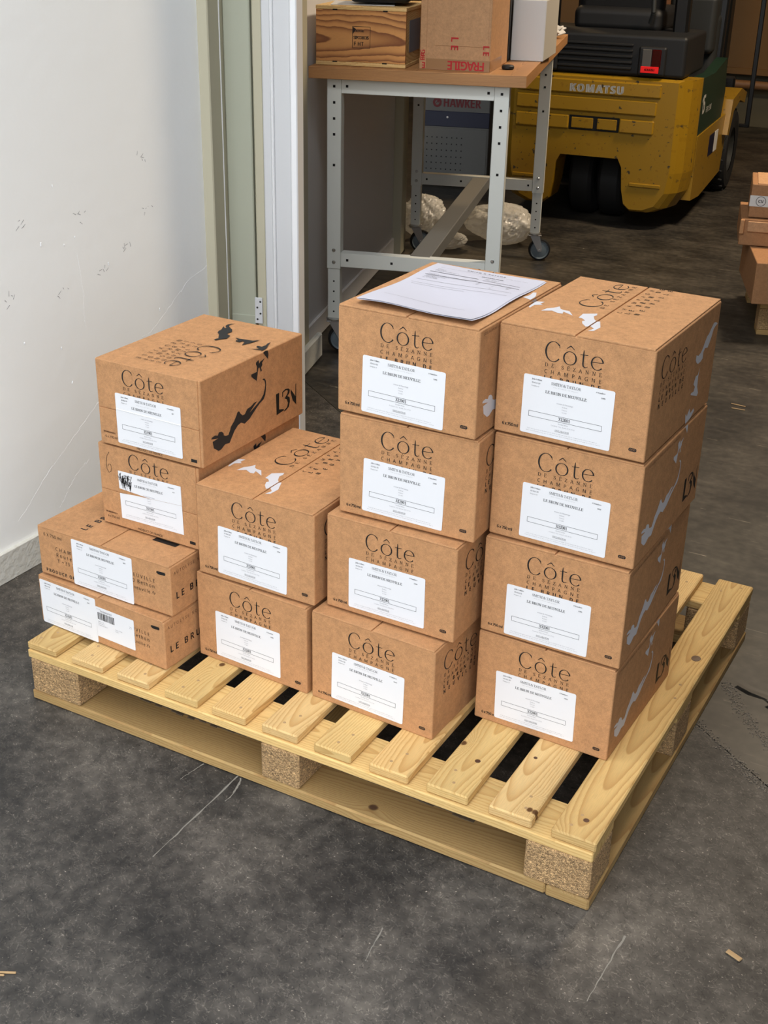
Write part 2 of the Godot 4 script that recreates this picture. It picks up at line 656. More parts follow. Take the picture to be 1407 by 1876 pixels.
	var yd := yn.get_data()
	b = PackedByteArray()
	b.resize(w * w * 3)
	rng.seed = 8
	for i in w * w:
		var c := Color(0.57, 0.43, 0.08)
		if yd[i] > 214: c = Color(0.20, 0.17, 0.13)
		elif yd[i] > 206: c = Color(0.42, 0.33, 0.14)
		elif yd[i] < 48: c = Color(0.52, 0.38, 0.06)
		b[i * 3] = int(c.r * 255); b[i * 3 + 1] = int(c.g * 255); b[i * 3 + 2] = int(c.b * 255)
	var my := mat(Color(1, 1, 1), 0.33)
	my.albedo_texture = tex(rgb8(w, w, b))
	my.uv1_triplanar = true
	my.uv1_scale = Vector3(2.3, 2.3, 2.3)
	M["yellow"] = my
	var mp := mat(Color(0.93, 0.92, 0.89), 0.14)
	mp.metallic_specular = 0.8
	mp.heightmap_enabled = true
	mp.heightmap_texture = M["plaster"].heightmap_texture
	mp.heightmap_scale = 0.3
	mp.uv1_triplanar = true
	mp.uv1_scale = Vector3(5, 5, 5)
	mp.backlight_enabled = true
	mp.backlight = Color(0.7, 0.69, 0.66)
	M["film"] = mp
	var ms: StandardMaterial3D = mp.duplicate()
	ms.transparency = BaseMaterial3D.TRANSPARENCY_ALPHA
	ms.albedo_color = Color(0.93, 0.92, 0.89, 0.62)
	M["film_sheer"] = ms
	var wr := mat(Color(0.42, 0.40, 0.36), 0.25)
	wr.heightmap_enabled = true
	wr.heightmap_texture = M["plaster"].heightmap_texture
	wr.heightmap_scale = 0.8
	wr.uv1_triplanar = true
	wr.uv1_scale = Vector3(3, 1.2, 3)
	M["wrap"] = wr
	M["skirting"].uv1_scale = Vector3(4, 4, 4)


func _ready() -> void:
	# ---- camera
	var cam := Camera3D.new()
	cam.name = "camera"
	cam.position = Vector3(1.646, 1.4643, 1.5432)
	cam.rotation = Vector3(-0.4465, 0.4985, 0.0227)
	cam.fov = rad_to_deg(2.0 * atan(938.0 / 2304.1))
	cam.keep_aspect = Camera3D.KEEP_HEIGHT
	cam.near = 0.05
	cam.far = 60.0
	add_child(cam, true)
	cam.current = true
	# ---- overcast daylight through the open loading door behind the camera
	var sky_m := ProceduralSkyMaterial.new()
	sky_m.sky_top_color = Color(0.88, 0.90, 0.93)
	sky_m.sky_horizon_color = Color(0.90, 0.92, 0.93)
	sky_m.ground_bottom_color = Color(0.34, 0.33, 0.31)
	sky_m.ground_horizon_color = Color(0.55, 0.55, 0.53)
	sky_m.sky_energy_multiplier = LIGHT_SKY
	sky_m.ground_energy_multiplier = LIGHT_SKY * 0.6
	sky_m.sun_angle_max = 0.0
	var sky := Sky.new()
	sky.sky_material = sky_m
	var env := Environment.new()
	env.background_mode = Environment.BG_SKY
	env.sky = sky
	env.ambient_light_source = Environment.AMBIENT_SOURCE_SKY
	env.tonemap_mode = Environment.TONE_MAPPER_LINEAR
	env.tonemap_exposure = EXPOSURE
	env.sdfgi_enabled = true
	env.ssao_enabled = true
	env.ssil_enabled = true
	var we := WorldEnvironment.new()
	we.name = "world"
	we.environment = env
	add_child(we, true)
	# ---- fonts
	serif = font("Droid Serif", 400)
	serif_bold = font("Droid Serif", 700)
	sans = font("Droid Sans", 400)
	sans_bold = font("Droid Sans", 700)
	make_materials()
	# ---- warehouse lamps (warm, far back) and an added white fill light
	ceiling_lamp("warm ceiling lamp hanging over the forklift aisle", Vector3(1.5, 3.6, -4.2), Vector2(0.6, 0.6), Color(1, 0.91, 0.79), 15.0)
	ceiling_lamp("warm ceiling lamp hanging beyond the bench wall", Vector3(-2.6, 3.6, -6.8), Vector2(0.6, 0.6), Color(1, 0.84, 0.62), 2.5)
	ceiling_lamp("added white fill light panel under the roof edge, tilted into the bay", Vector3(0.7, 4.2, 0.2), Vector2(1.0, 0.5), Color(0.97, 0.985, 1.0), 4.8, 0.9)  # invented fill that brightens the bench and plaster wall
	build_room()
	build_pallet()
	build_cartons()
	build_bench()
	build_forklift()
	build_background()
	build_litter()


func font(called: String, weight: int) -> SystemFont:
	var f := SystemFont.new()
	f.font_names = PackedStringArray([called])
	f.font_weight = weight
	return f


func ceiling_lamp(label: String, p: Vector3, size: Vector2, c: Color, power: float, tilt := 0.0) -> void:
	var t := thing("ceiling_lamp", label, "lamp", p)
	var g := Geo.new()
	cbox(g, at(Vector3(0, 0.07, 0)), Vector3(size.x + 0.06, 0.08, size.y + 0.06), 0.01)
	obj("housing", g, M["dark_grey"], t)
	var em := mat(c)
	em.emission_enabled = true
	em.emission = c
	em.emission_energy_multiplier = 3.0
	g = Geo.new()
	cbox(g, at(Vector3(0, 0.02, 0)), Vector3(size.x, 0.02, size.y), 0.004)
	obj("lamp_diffuser", g, em, t)
	g = Geo.new()
	var up := Vector3(0, cos(tilt), -sin(tilt))
	tube(g, [Vector3(0, 0.1, 0), Vector3(0, 0.1, 0) + up * (4.6 - p.y - 0.1)], 0.012)
	obj("suspension_rod", g, M["dark_grey"], t)
	var l := AreaLight3D.new()
	l.name = "lamp_light"
	l.area_size = size
	l.light_color = c
	l.light_energy = power
	l.area_range = 30.0
	l.area_attenuation = 2.0
	l.shadow_enabled = true
	l.rotation.x = -PI / 2
	t.add_child(l)
	if tilt != 0.0:
		t.rotation.x = tilt


# ---------------------------------------------------------------- room
func slab(called: String, a: Vector3, b: Vector3, m: Material, label := "") -> MeshInstance3D:
	var g := Geo.new()
	cbox(g, at((a + b) * 0.5), (b - a).abs(), 0.002)
	return struct(called, g, m, label)


func build_room() -> void:
	# two floors meet at the broken joint: brushed grey concrete outside it, smoother concrete inside, darkened and browned for the bay's shade
	var down := Transform3D(Basis(Vector3.RIGHT, PI / 2), Vector3.ZERO)   # polygon (x, z), extruded downwards
	var g := Geo.new()
	extrude(g, down, PackedVector2Array([Vector2(-4, 7), Vector2(6.5, 7), Vector2(6.5, 3.31), Vector2(1.13, -0.66), Vector2(-4, -4.456)]), 0.2)
	var fl := struct("floor", g, M["floor"], "brushed grey concrete floor in front of and under the pallet")
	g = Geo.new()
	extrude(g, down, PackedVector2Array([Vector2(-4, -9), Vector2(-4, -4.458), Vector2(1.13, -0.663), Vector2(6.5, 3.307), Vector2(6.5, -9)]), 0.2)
	struct("floor_inner", g, M["floor_inner"], "smooth streaked concrete floor of the bay behind the pallet, painted darker and browner as if in shade")
	# marks on the floor: pale scratches and the broken joint beside the pallet
	g = Geo.new()
	var up := Transform3D(Basis(Vector3.RIGHT, -PI / 2), Vector3(0, 0.0006, 0))
	for s in [[0.507, -0.006, 0.508, 0.12, 0.511, 0.253, 7, 3], [0.515, 0.0, 0.532, 0.03, 0.53, 0.07, 9, 3], [0.43, 0.0, 0.425, 0.03, 0.42, 0.06, 4, 2], [1.271, 0.02, 1.268, 0.09, 1.266, 0.177, 6, 2], [0.93, 0.2, 0.935, 0.24, 0.94, 0.275, 5, 2]]:
		var pts := []
		var wid := []
		for k in 13:
			var t := k / 12.0
			var p := Vector2(s[0], s[1]) * (1 - t) * (1 - t) + Vector2(s[2], s[3]) * 2 * t * (1 - t) + Vector2(s[4], s[5]) * t * t
			pts.append(Vector2(p.x + rng.randf_range(-0.001, 0.001), -p.y))
			wid.append(0.001 * lerpf(s[6], s[7], t) * rng.randf_range(0.25, 0.75))
		ribbon(g, up, pts, wid)
	fine("scratch_mark", g, M["chalk"], fl)
	var crumbs := Geo.new()
	var tarm := Geo.new()
	rng.seed = 19
	for path in [[Vector2(1.13, -0.66), Vector2(1.19, -0.62), Vector2(1.27, -0.56), Vector2(1.33, -0.50), Vector2(1.40, -0.46), Vector2(1.52, -0.40)], [Vector2(1.205, -0.79), Vector2(1.25, -0.73), Vector2(1.30, -0.66), Vector2(1.36, -0.60), Vector2(1.5, -0.5)]]:
		for k in path.size() - 1:
			for q in 110:
				var c: Vector2 = path[k].lerp(path[k + 1], rng.randf()) + Vector2(rng.randfn(0, 0.009), rng.randfn(0, 0.006))
				var s := rng.randf_range(0.0008, 0.0032)
				cbox(crumbs, Transform3D(Basis.from_euler(Vector3(rng.randf() * 3, rng.randf() * 3, rng.randf())), Vector3(c.x, s * 0.2, c.y)), Vector3(s * 1.6, s * 0.9, s), s * 0.2)
	var cr := obj("broken_joint", crumbs, mat(Color(0.45, 0.41, 0.355), 0.85), fl)
	cr.set_meta("kind", "stuff")
	# dark filler with ridges beyond the joint
	for k in 16:
		var pts := []
		var wid := []
		var x0 := 1.22 + rng.randf_range(-0.02, 0.05) + k * 0.016
		for i in 9:
			pts.append(Vector2(x0 + i * 0.03 + rng.randf_range(-0.004, 0.004), 0.80 - k * 0.008 - i * 0.012 + rng.randf_range(-0.006, 0.006)))
			wid.append(rng.randf_range(0.005, 0.014))
		ribbon(tarm, Transform3D(Basis(Vector3.RIGHT, -PI / 2).rotated(Vector3.RIGHT, rng.randf_range(-0.02, 0.02)), Vector3(0, 0.0012 + 0.0003 * k, 0)), pts, wid)
	fine("tar_filler", tarm, M["tar"], fl)
	slab("ceiling", Vector3(-4.0, 4.7, -9.0), Vector3(6.5, 4.9, 0.4), M["dark_ceiling"])
	slab("wall_right", Vector3(6.3, 0.0, -9.0), Vector3(6.5, 4.7, 0.4), M["dark_ceiling"])
	slab("wall_far_left", Vector3(-4.0, 0.0, -9.0), Vector3(-3.8, 4.4, 2.5), M["dark_ceiling"])
	slab("added_wall_front", Vector3(1.78, 0.0, 0.2), Vector3(6.3, 4.7, 0.4), M["dark_ceiling"])  # added out of view to keep sky light off the floor beside the pallet
	# back wall: grey dado, pipe, brown boarding above
	slab("wall_back", Vector3(-3.8, 0.0, -8.9), Vector3(6.3, 4.7, -8.7), M["back_lower"])
	for k in 9:
		var x0 := -3.8 + k * 1.12
		slab("trim_board", Vector3(x0, 0.40, -8.70), Vector3(x0 + 1.113, 1.62, -8.665), M["back_upper"])
		slab("trim_board", Vector3(x0, 1.63, -8.70), Vector3(x0 + 1.113, 2.85, -8.665), M["back_upper"])
	slab("trim_board", Vector3(-3.8, 0.385, -8.70), Vector3(6.3, 0.43, -8.63), M["back_upper"])
	g = Geo.new()
	tube(g, [Vector3(-3.7, 0.315, -8.62), Vector3(6.2, 0.315, -8.62)], 0.032, 12)
	var pipe := obj("wall_pipe", g, mat(Color(0.50, 0.36, 0.24), 0.4))
	tag(pipe, "brown horizontal pipe along the foot of the boarded back wall", "pipe")
	# near left wall
	var wl := slab("wall_left", Vector3(-0.603, 0.0, -1.236), Vector3(-0.403, 4.7, 2.3), M["plaster"], "white painted plaster wall with cracks and chips")
	wall_marks(wl)
	slab("baseboard_left", Vector3(-0.403, 0.0, -1.236), Vector3(-0.392, 0.078, 2.3), M["skirting"], "chipped white skirting along the plaster wall")
	var tb := Geo.new()
	cbox(tb, at(Vector3(-0.415, 2.35, -1.256), -0.45), Vector3(0.022, 4.7, 0.042), 0.003)
	struct("trim_1", tb, M["gloss_white"], "bright white corner bead at the end of the plaster wall")
	# the wall beyond, turned 16 degrees: door leaf, jamb boards, reveal
	var dir := Vector3(-0.282, 0, -0.959)
	var back := Transform3D(Basis(dir, Vector3.UP, dir.cross(Vector3.UP)), Vector3(-0.404, 0, -1.285))   # x along the wall, z towards the room
	var face := Transform3D(Basis(dir.cross(Vector3.UP), Vector3.UP, -dir), Vector3(-0.403, 0, -1.285))   # the narrow door frame that faces the daylight
	for s in [["wall_reveal", back, -0.1, 0.81, 0.0, 0.2, "cream", "cream painted wall beside the door frame"],
		["wall_partition", back, 0.81, 2.46, -0.062, 0.2, "grey_paint", "grey painted wall behind the bench"],
		["trim_2", back, 2.46, 2.56, -0.02, 0.24, "cream", "cream corner post at the end of the grey wall"],
		["door_1", face, 0.0, 0.073, -0.006, 0.045, "door_paint", "pale green grey folded door leaf with a painted hinge"],
		["trim_3", face, 0.0775, 0.105, -0.008, 0.045, "cream", "cream jamb strip beside the door leaf"],
		["trim_4", face, 0.1055, 0.130, 0.0, 0.05, "pale_frame", "narrow grey white frame board"],
		["trim_5", face, 0.130, 0.137, 0.006, 0.05, "gloss_white", "thin raised white bead of the door frame"],
		["trim_6", face, 0.137, 0.184, 0.001, 0.05, "pale_frame", "wide grey white frame board"],
		["trim_7", face, 0.184, 0.203, 0.008, 0.06, "gloss_white", "raised white bead closing the door frame"]]:
		g = Geo.new()
		var xf: Transform3D = s[1]
		cbox(g, xf * at(Vector3((s[2] + s[3]) * 0.5, 2.35, s[4] - s[5] * 0.5)), Vector3(s[3] - s[2], 4.7, s[5]), 0.003)
		var w := struct(s[0], g, M[s[6]], s[7])
		if s[0] == "door_1":
			g = Geo.new()
			cbox(g, xf * at(Vector3(0.082, 0.435, -0.004)), Vector3(0.022, 0.075, 0.004), 0.001)
			var hg := obj("hinge", g, M["pale_frame"], w)
			hg.set_meta("label", "painted over butt hinge")
			for k in 4:
				g = Geo.new()
				lathe(g, xf * Transform3D(Basis(Vector3.RIGHT, PI / 2), Vector3(0.078 + 0.009 * (k % 2), 0.41 + 0.017 * k, -0.002)), [Vector2(0, 0.001), Vector2(0.0026, 0.0008), Vector2(0.003, 0)], 10)
				obj("screw", g, M["dark_grey"], hg)
			g = Geo.new()
			cbox(g, xf * at(Vector3(0.037, 0.21, -0.0045)), Vector3(0.07, 0.42, 0.004), 0.001)
			obj("kick_plate", g, M["door_paint"], w)
		if s[0] == "wall_reveal":
			g = Geo.new()
			cbox(g, xf * at(Vector3(0.775, 0.045, 0.008)), Vector3(0.29, 0.09, 0.022), 0.006)
			struct("baseboard_reveal", g, M["skirting"], "chipped cream skirting block beside the bench leg")
			g = Geo.new()
			cbox(g, xf * at(Vector3(1.69, 0.04, -0.058)), Vector3(1.53, 0.08, 0.012), 0.004)
			struct("baseboard_partition", g, M["grey_paint"])


func wall_marks(wl: Node) -> void:
	# cracks in the plaster as raised, uneven ridges: points are (z, y) on the wall face
	var paths := [
		[[-1.20, 0.585, -1.10, 0.56, -1.0, 0.50, -0.88, 0.43, -0.75, 0.36, -0.57, 0.25, -0.52, 0.22, -0.40, 0.13], 0.006],
		[[-0.68, 0.72, -0.685, 0.66, -0.69, 0.62, -0.685, 0.57, -0.69, 0.53], 0.007],
		[[-0.93, 0.46, -0.89, 0.455, -0.87, 0.43, -0.84, 0.41], 0.003],
		[[-0.66, 0.20, -0.60, 0.17, -0.56, 0.13, -0.54, 0.11], 0.004],
		[[-0.35, 0.33, -0.34, 0.30, -0.345, 0.27], 0.006],
		[[-0.80, 0.24, -0.74, 0.215, -0.69, 0.17], 0.003]]
	rng.seed = 3
	for p in paths:
		var g := Geo.new()
		var a: Array = p[0]
		for i in range(0, a.size() - 2, 2):
			var z0: float = a[i]
			var y0: float = a[i + 1]
			var z1: float = a[i + 2]
			var y1: float = a[i + 3]
			var n := 8
			for k in n:
				var t0 := k / float(n)
				var t1 := (k + 1.0) / n
				var q := Vector3(-0.4035, lerpf(y0, y1, (t0 + t1) * 0.5) + rng.randf_range(-0.002, 0.002), lerpf(z0, z1, (t0 + t1) * 0.5) + rng.randf_range(-0.002, 0.002))
				var ln := Vector2(z1 - z0, y1 - y0).length() / n
				var an := atan2(y1 - y0, z1 - z0)
				cbox(g, Transform3D(Basis(Vector3.RIGHT, -an + rng.randf_range(-0.15, 0.15)), q), Vector3(rng.randf_range(0.0012, 0.0018), float(p[1]) * rng.randf_range(0.25, 0.6), ln * 1.2), 0.0012)
		obj("plaster_crack", g, M["plaster"], wl)
	var g2 := Geo.new()
	for k in 14:
		var q := Vector3(-0.4032, rng.randf_range(0.12, 1.1), rng.randf_range(-1.15, -0.3))
		cbox(g2, Transform3D(Basis(Vector3.RIGHT, rng.randf_range(-0.5, 0.5)), q), Vector3(0.003, rng.randf_range(0.004, 0.011), rng.randf_range(0.002, 0.004)), 0.001)
	var ch := obj("paint_chip", g2, M["gloss_white"], wl)
	ch.set_meta("kind", "stuff")
	var g3 := Geo.new()
	for s in [[-0.93, 0.90], [-0.70, 0.80], [-0.50, 0.82], [-0.45, 0.66], [-0.86, 0.70], [-0.95, 0.78], [-0.62, 0.64], [-0.76, 0.66]]:
		for k in 5:
			var z: float = s[0] + rng.randf_range(-0.02, 0.02)
			var y: float = s[1] + rng.randf_range(-0.012, 0.012)
			ribbon(g3, Transform3D(Basis(Vector3.FORWARD, Vector3.UP, Vector3.RIGHT), Vector3(-0.4027, 0, 0)), [Vector2(-z, y), Vector2(-z + rng.randf_range(-0.012, 0.012), y + rng.randf_range(-0.01, 0.014))], [0.0014, 0.0007])
	fine("scuff_mark", g3, M["ink_pale"], wl)


# ---------------------------------------------------------------- pallet
func board(parent: Node, called: String, p: Vector3, size: Vector3, m: String, c := 0.0015, turn := 0.0) -> MeshInstance3D:
	var g := Geo.new()
	cbox(g, Transform3D(Basis(Vector3.UP, turn), Vector3.ZERO), size, c, Vector2(rng.randf_range(0.0, 0.03), rng.randf_range(0.0, 0.5)), Vector2(0.8, 5.0 * 0.9))
	return obj(called, g, M[m], parent, p)


func build_pallet() -> void:
	rng.seed = 101
	var t := thing("pallet", "pale softwood pallet carrying the wine cartons, boards running front to back", "pallet")
	var dp := 0.988
	# deck boards: left and right ends along the front, metres
	var xs := [0.0, 0.074, 0.113, 0.191, 0.226, 0.303, 0.342, 0.418, 0.451, 0.526, 0.561, 0.637, 0.673, 0.748, 0.785, 0.861, 0.896, 0.973, 1.011, 1.088, 1.123, 1.2]
	for i in 11:
		var a: float = xs[i * 2]
		var b: float = xs[i * 2 + 1]
		var hgt := 0.0165 + (0.0015 if i > 2 else -0.001)
		var bd := board(t, "deck_board", Vector3((a + b) * 0.5, 0.118 + hgt * 0.5, -dp * 0.5 - rng.randf_range(0.0, 0.003)), Vector3(b - a, hgt, dp - 0.006), "pine%d" % [2, 1, 1, 3, 0, 1, 3, 0, 3, 1, 2][i], 0.0025)
		# nail heads over each bearer
		var g := Geo.new()
		for zz in [-0.028, -0.06, -0.47, -0.52, -0.93, -0.965]:
			lathe(g, Transform3D(Basis.IDENTITY, Vector3(rng.randf_range(-0.022, 0.022), hgt * 0.5, zz + dp * 0.5)), [Vector2(0, 0.0006), Vector2(0.0028, 0.0004), Vector2(0.0033, -0.0005)], 8)
		fine("nail", g, M["splinter"], bd)
	for zc in [-0.05, -0.494, -0.938]:
		board(t, "bearer_board", Vector3(0.6, 0.1085, zc), Vector3(1.196, 0.018, 0.1), "pine3", 0.002)
	for zc in [-0.05, -0.494, -0.938]:
		for x in [[0.006, 0.128], [0.561, 0.643], [1.083, 1.198]]:
			var g := Geo.new()
			cbox(g, at(Vector3.ZERO), Vector3(x[1] - x[0], 0.0765, 0.1), 0.0035)
			obj("chip_block", g, M["chip"], t, Vector3((x[0] + x[1]) * 0.5, 0.0608, zc))
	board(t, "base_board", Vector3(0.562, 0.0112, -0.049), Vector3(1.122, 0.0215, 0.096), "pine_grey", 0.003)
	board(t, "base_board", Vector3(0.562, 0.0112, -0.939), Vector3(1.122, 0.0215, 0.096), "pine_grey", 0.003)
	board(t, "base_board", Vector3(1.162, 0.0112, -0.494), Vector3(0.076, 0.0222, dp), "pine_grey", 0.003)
	board(t, "base_board", Vector3(0.602, 0.0112, -0.494), Vector3(0.08, 0.0205, 0.79), "pine2", 0.003)
	board(t, "base_board", Vector3(0.05, 0.0112, -0.494), Vector3(0.096, 0.0205, 0.79), "pine2", 0.003)
	# knot in the outer board, with its ring
	var g := Geo.new()
	lathe(g, Transform3D(Basis.IDENTITY.scaled(Vector3(1.0, 1, 1.25)), Vector3(1.176, 0.1362, -0.63)), [Vector2(0, 0.0006), Vector2(0.0085, 0.0003), Vector2(0.0105, -0.001)], 16)
	obj("knot", g, mat(Color(0.36, 0.26, 0.17), 0.5), t)
	var km := mat(Color(0.30, 0.18, 0.10), 0.6)
	for q in [[1.165, -0.052, 0.0065], [1.028, -0.165, 0.0045], [0.945, -0.105, 0.0065]]:
		g = Geo.new()
		lathe(g, Transform3D(Basis.IDENTITY, Vector3(q[0], 0.1362, q[1])), [Vector2(0, 0.0005), Vector2(q[2] * 0.7, 0.0002), Vector2(q[2], -0.001)], 12)
		obj("knot", g, km, t)
	# bark edge left on the front base board
	g = Geo.new()
	for k in 60:
		var x := 0.15 + k * 0.0135
		var d := 0.004 + 0.012 * maxf(0.0, sin(k * 0.13)) * rng.randf()
		cbox(g, at(Vector3(x, 0.0215, -0.0945 + d * 0.3)), Vector3(0.016, 0.0022 + rng.randf() * 0.002, 0.006 + d), 0.0008)
	var bark := obj("wane_edge", g, mat(Color(0.36, 0.30, 0.22), 0.95), t)
	bark.set_meta("kind", "stuff")


# ---------------------------------------------------------------- cartons
# The printed brand block, 96 mm wide, baseline of the large word at y = 0. Units are metres.
func logo(lines := 4, thin := false) -> ArrayMesh:
	var key := "logo%d%s" % [lines, thin]
	if M.has(key):
		return M[key]
	var g := Geo.new()
	var u := Transform3D(Basis.IDENTITY.scaled(Vector3(0.001, 0.001, 0.001)), Vector3.ZERO)
	arc(g, u, Vector2(13.6, 16.3), 12.6, 16.2, 42, 322, 0.9, 2.9)
	ribbon(g, u, [Vector2(23.0, 27.0), Vector2(23.6, 24.2)], [0.9, 1.3])
	arc(g, u, Vector2(41.6, 10.6), 10.2, 10.6, 0, 360, 0.8, 2.5)
	ribbon(g, u, [Vector2(35.2, 25.2), Vector2(41.6, 30.6)], [1.0, 1.7])
	ribbon(g, u, [Vector2(41.6, 30.6), Vector2(48.0, 25.2)], [1.7, 1.0])
	ribbon(g, u, [Vector2(63.6, 28.0), Vector2(63.4, 20.0), Vector2(63.4, 6.0), Vector2(64.2, 2.2), Vector2(66.4, 0.5), Vector2(69.2, 0.8), Vector2(71.4, 2.6)], [1.0, 2.5, 2.5, 2.4, 1.6, 1.0, 0.6])
	ribbon(g, u, [Vector2(58.2, 19.8), Vector2(71.0, 20.6)], [0.9, 1.2])
	arc(g, u, Vector2(86.6, 10.6), 9.4, 10.6, 10, 322, 0.9, 2.5)
	ribbon(g, u, [Vector2(78.0, 11.4), Vector2(95.6, 12.6)], [1.0, 1.0])
	var rows := [["DE SÉZANNE", serif, -9.4, 6.0], ["CHAMPAGNE", sans, -20.4, 6.4], ["LE BRUN DE", sans_bold, -31.4, 7.0], ["NEUVILLE", sans_bold, -42.6, 7.2]]
	for i in lines:
		var q: Array = rows[i]
		text(g, u, q[0], sans if thin and q[1] == sans_bold else q[1], Vector2(0.6, q[2]), q[3], 95.4, 0.0)
	M[key] = g.mesh()
	return M[key]


# Shapes of the printed swimmer, as on the black-printed carton; (depth, height) in millimetres.
func figure(called: String, t: Node, xf: Transform3D, m: String, a: Array) -> void:
	var g := Geo.new()
	flat(g, xf, poly(a))
	obj(called, g, M[m], t)


func swimmer(t: Node, xf: Transform3D, m: String) -> void:
	figure("side_figure", t, xf, m, [30, 43, 47, 44, 26, 49, 28, 52, 38, 53, 46, 50, 50, 55, 58, 54, 64, 49, 65, 44, 71, 41, 79, 40, 85, 48, 88, 54, 98, 61, 107, 71, 109, 75, 115, 76, 119, 70, 126, 64, 133, 64, 142, 72, 153, 73, 164, 77, 176, 77, 167, 73, 149, 62, 160, 66, 173, 71, 186, 76, 196, 84, 201, 94, 203, 102, 201, 111, 193, 116, 200, 116, 205, 110, 206, 101, 205, 93, 202, 81, 196, 74, 183, 70, 170, 63, 149, 50, 132, 45, 120, 51, 110, 49, 99, 42, 82, 23, 68, 25, 55, 19, 47, 19, 33, 29])
	figure("side_figure", t, xf, m, [183, 158, 174, 155, 174, 151, 177, 146, 176, 136, 157, 136, 158, 131, 175, 118, 179, 134, 181, 141, 184, 143, 186, 140, 189, 132, 193, 134, 190, 140, 195, 145, 194, 149, 203, 156, 194, 154, 188, 153, 184, 150])


func monogram(g: Geo, xf: Transform3D) -> void:
	flat(g, xf, poly([239, 71, 250, 71, 249, 36, 265, 32, 266, 29, 240, 27]))
	flat(g, xf, poly([261, 58, 261, 69, 272, 72, 283, 70, 288, 66, 287, 60, 279, 55, 287, 50, 288, 41, 284, 31, 274, 27, 267, 26, 266, 28, 277, 32, 281, 40, 277, 49, 269, 53, 279, 60, 281, 66, 275, 69, 264, 67, 264, 59]))
	flat(g, xf, poly([291, 66, 308, 46, 309, 72, 311, 72, 311, 27, 298, 40, 291, 58]))


func front_xf(x: float, y: float, z := 0.0003) -> Transform3D:
	return Transform3D(Basis.IDENTITY, Vector3(x, y, z))


func side_xf(w: float) -> Transform3D:
	return Transform3D(Basis(Vector3(0, 0, -1), Vector3.UP, Vector3.RIGHT), Vector3(w + 0.0003, 0, 0))


func top_xf(h: float) -> Transform3D:
	return Transform3D(Basis(Vector3.RIGHT, Vector3(0, 0, -1), Vector3.UP), Vector3(0, h + 0.0003, 0))


# Rows of the address label; the code is the only one that differs.
func label_text(code: String, date: String, num: String) -> ArrayMesh:
	var key := "lt" + code + date
	if M.has(key):
		return M[key]
	var g := Geo.new()
	var u := Transform3D(Basis.IDENTITY.scaled(Vector3(0.001, 0.001, 0.001)), Vector3.ZERO)
	text(g, u, "SMITH & TAYLOR", serif, Vector2(72, 88.2), 4.6, 50, 0.5, 28)
	text(g, u, "LE BRUN DE NEUVILLE", serif, Vector2(73, 73.0), 4.6, 70, 0.5, 28)
	text(g, u, "LE BRUN DE NEUVILLE", serif, Vector2(73.25, 73.0), 4.6, 70, 0.5, 28)
	text(g, u, "Jobs Cellars", serif_bold, Vector2(14, 91.2), 2.2, 17.5, 0.0, 16)
	text(g, u, date, serif_bold, Vector2(14, 85.4), 2.2, 14.7, 0.0, 16)
	text(g, u, "Prepare of", serif, Vector2(14, 80.4), 1.7, 13, 0.0, 16)
	text(g, u, "# Number:", serif_bold, Vector2(138, 90.4), 2.2, 16, 1.0, 16)
	text(g, u, num, serif_bold, Vector2(138, 82.6), 2.2, 0, 1.0, 16)
	text(g, u, code, serif_bold, Vector2(74, 31.6), 5.6, 20.5, 0.5, 28, 0.8)
	text(g, u, "DECLARATION", serif, Vector2(72, 13.2), 2.4, 24, 0.5, 16)
	ribbon(g, u, [Vector2(60, 12.4), Vector2(84, 12.4)], [0.35, 0.35])
	text(g, u, "Goods may be stored and handled only as shown on their own paper and are accepted by the carrier or his agent on", serif, Vector2(12.5, 8.2), 1.25, 119, 0.0, 16, 0.7)
	text(g, u, "where the said goods or any part of them are found short or damaged the claim is to be made by return to them in", serif, Vector2(10.5, 4.8), 1.25, 126, 0.0, 16, 0.7)
	for e in [[13, 38.6, 137, 38.6], [13, 29.6, 137, 29.6], [13, 29.4, 13, 38.8], [137, 29.4, 137, 38.8]]:
		ribbon(g, u, [Vector2(e[0], e[1]), Vector2(e[2], e[3])], [0.55, 0.55])
	M[key] = g.mesh()
	return M[key]


func label_pale() -> ArrayMesh:
	if M.has("lp"):
		return M["lp"]
	var g := Geo.new()
	var u := Transform3D(Basis.IDENTITY.scaled(Vector3(0.001, 0.001, 0.001)), Vector3.ZERO)
	text(g, u, "wine merchants and shippers", serif, Vector2(72, 84.2), 1.2, 42, 0.5, 16)
	text(g, u, "Avenue de l'Hermitage", serif, Vector2(73, 58.8), 1.9, 28, 0.5, 16)
	text(g, u, "Bethon", serif, Vector2(73, 54.2), 1.8, 0, 0.5, 16)
	text(g, u, "France", serif, Vector2(73, 49.8), 1.8, 0, 0.5, 16)
	text(g, u, "51 260", serif, Vector2(73, 45.4), 1.8, 0, 0.5, 16)
	text(g, u, "Bottled Wine", serif, Vector2(73, 25.0), 1.8, 17, 0.5, 16)
	text(g, u, "London City Bond (13) 0723", serif, Vector2(73, 20.6), 1.8, 40, 0.5, 16)
	M["lp"] = g.mesh()
	return M["lp"]


func rounded(w: float, h: float, r: float) -> PackedVector2Array:
	var p := PackedVector2Array()
	for c in [[w - r, r, -90], [w - r, h - r, 0], [r, h - r, 90], [r, r, 180]]:
		for k in 4:
			var a := deg_to_rad(c[2] + k * 30.0)
			p.append(Vector2(c[0] + cos(a) * r, c[1] + sin(a) * r))
	return p


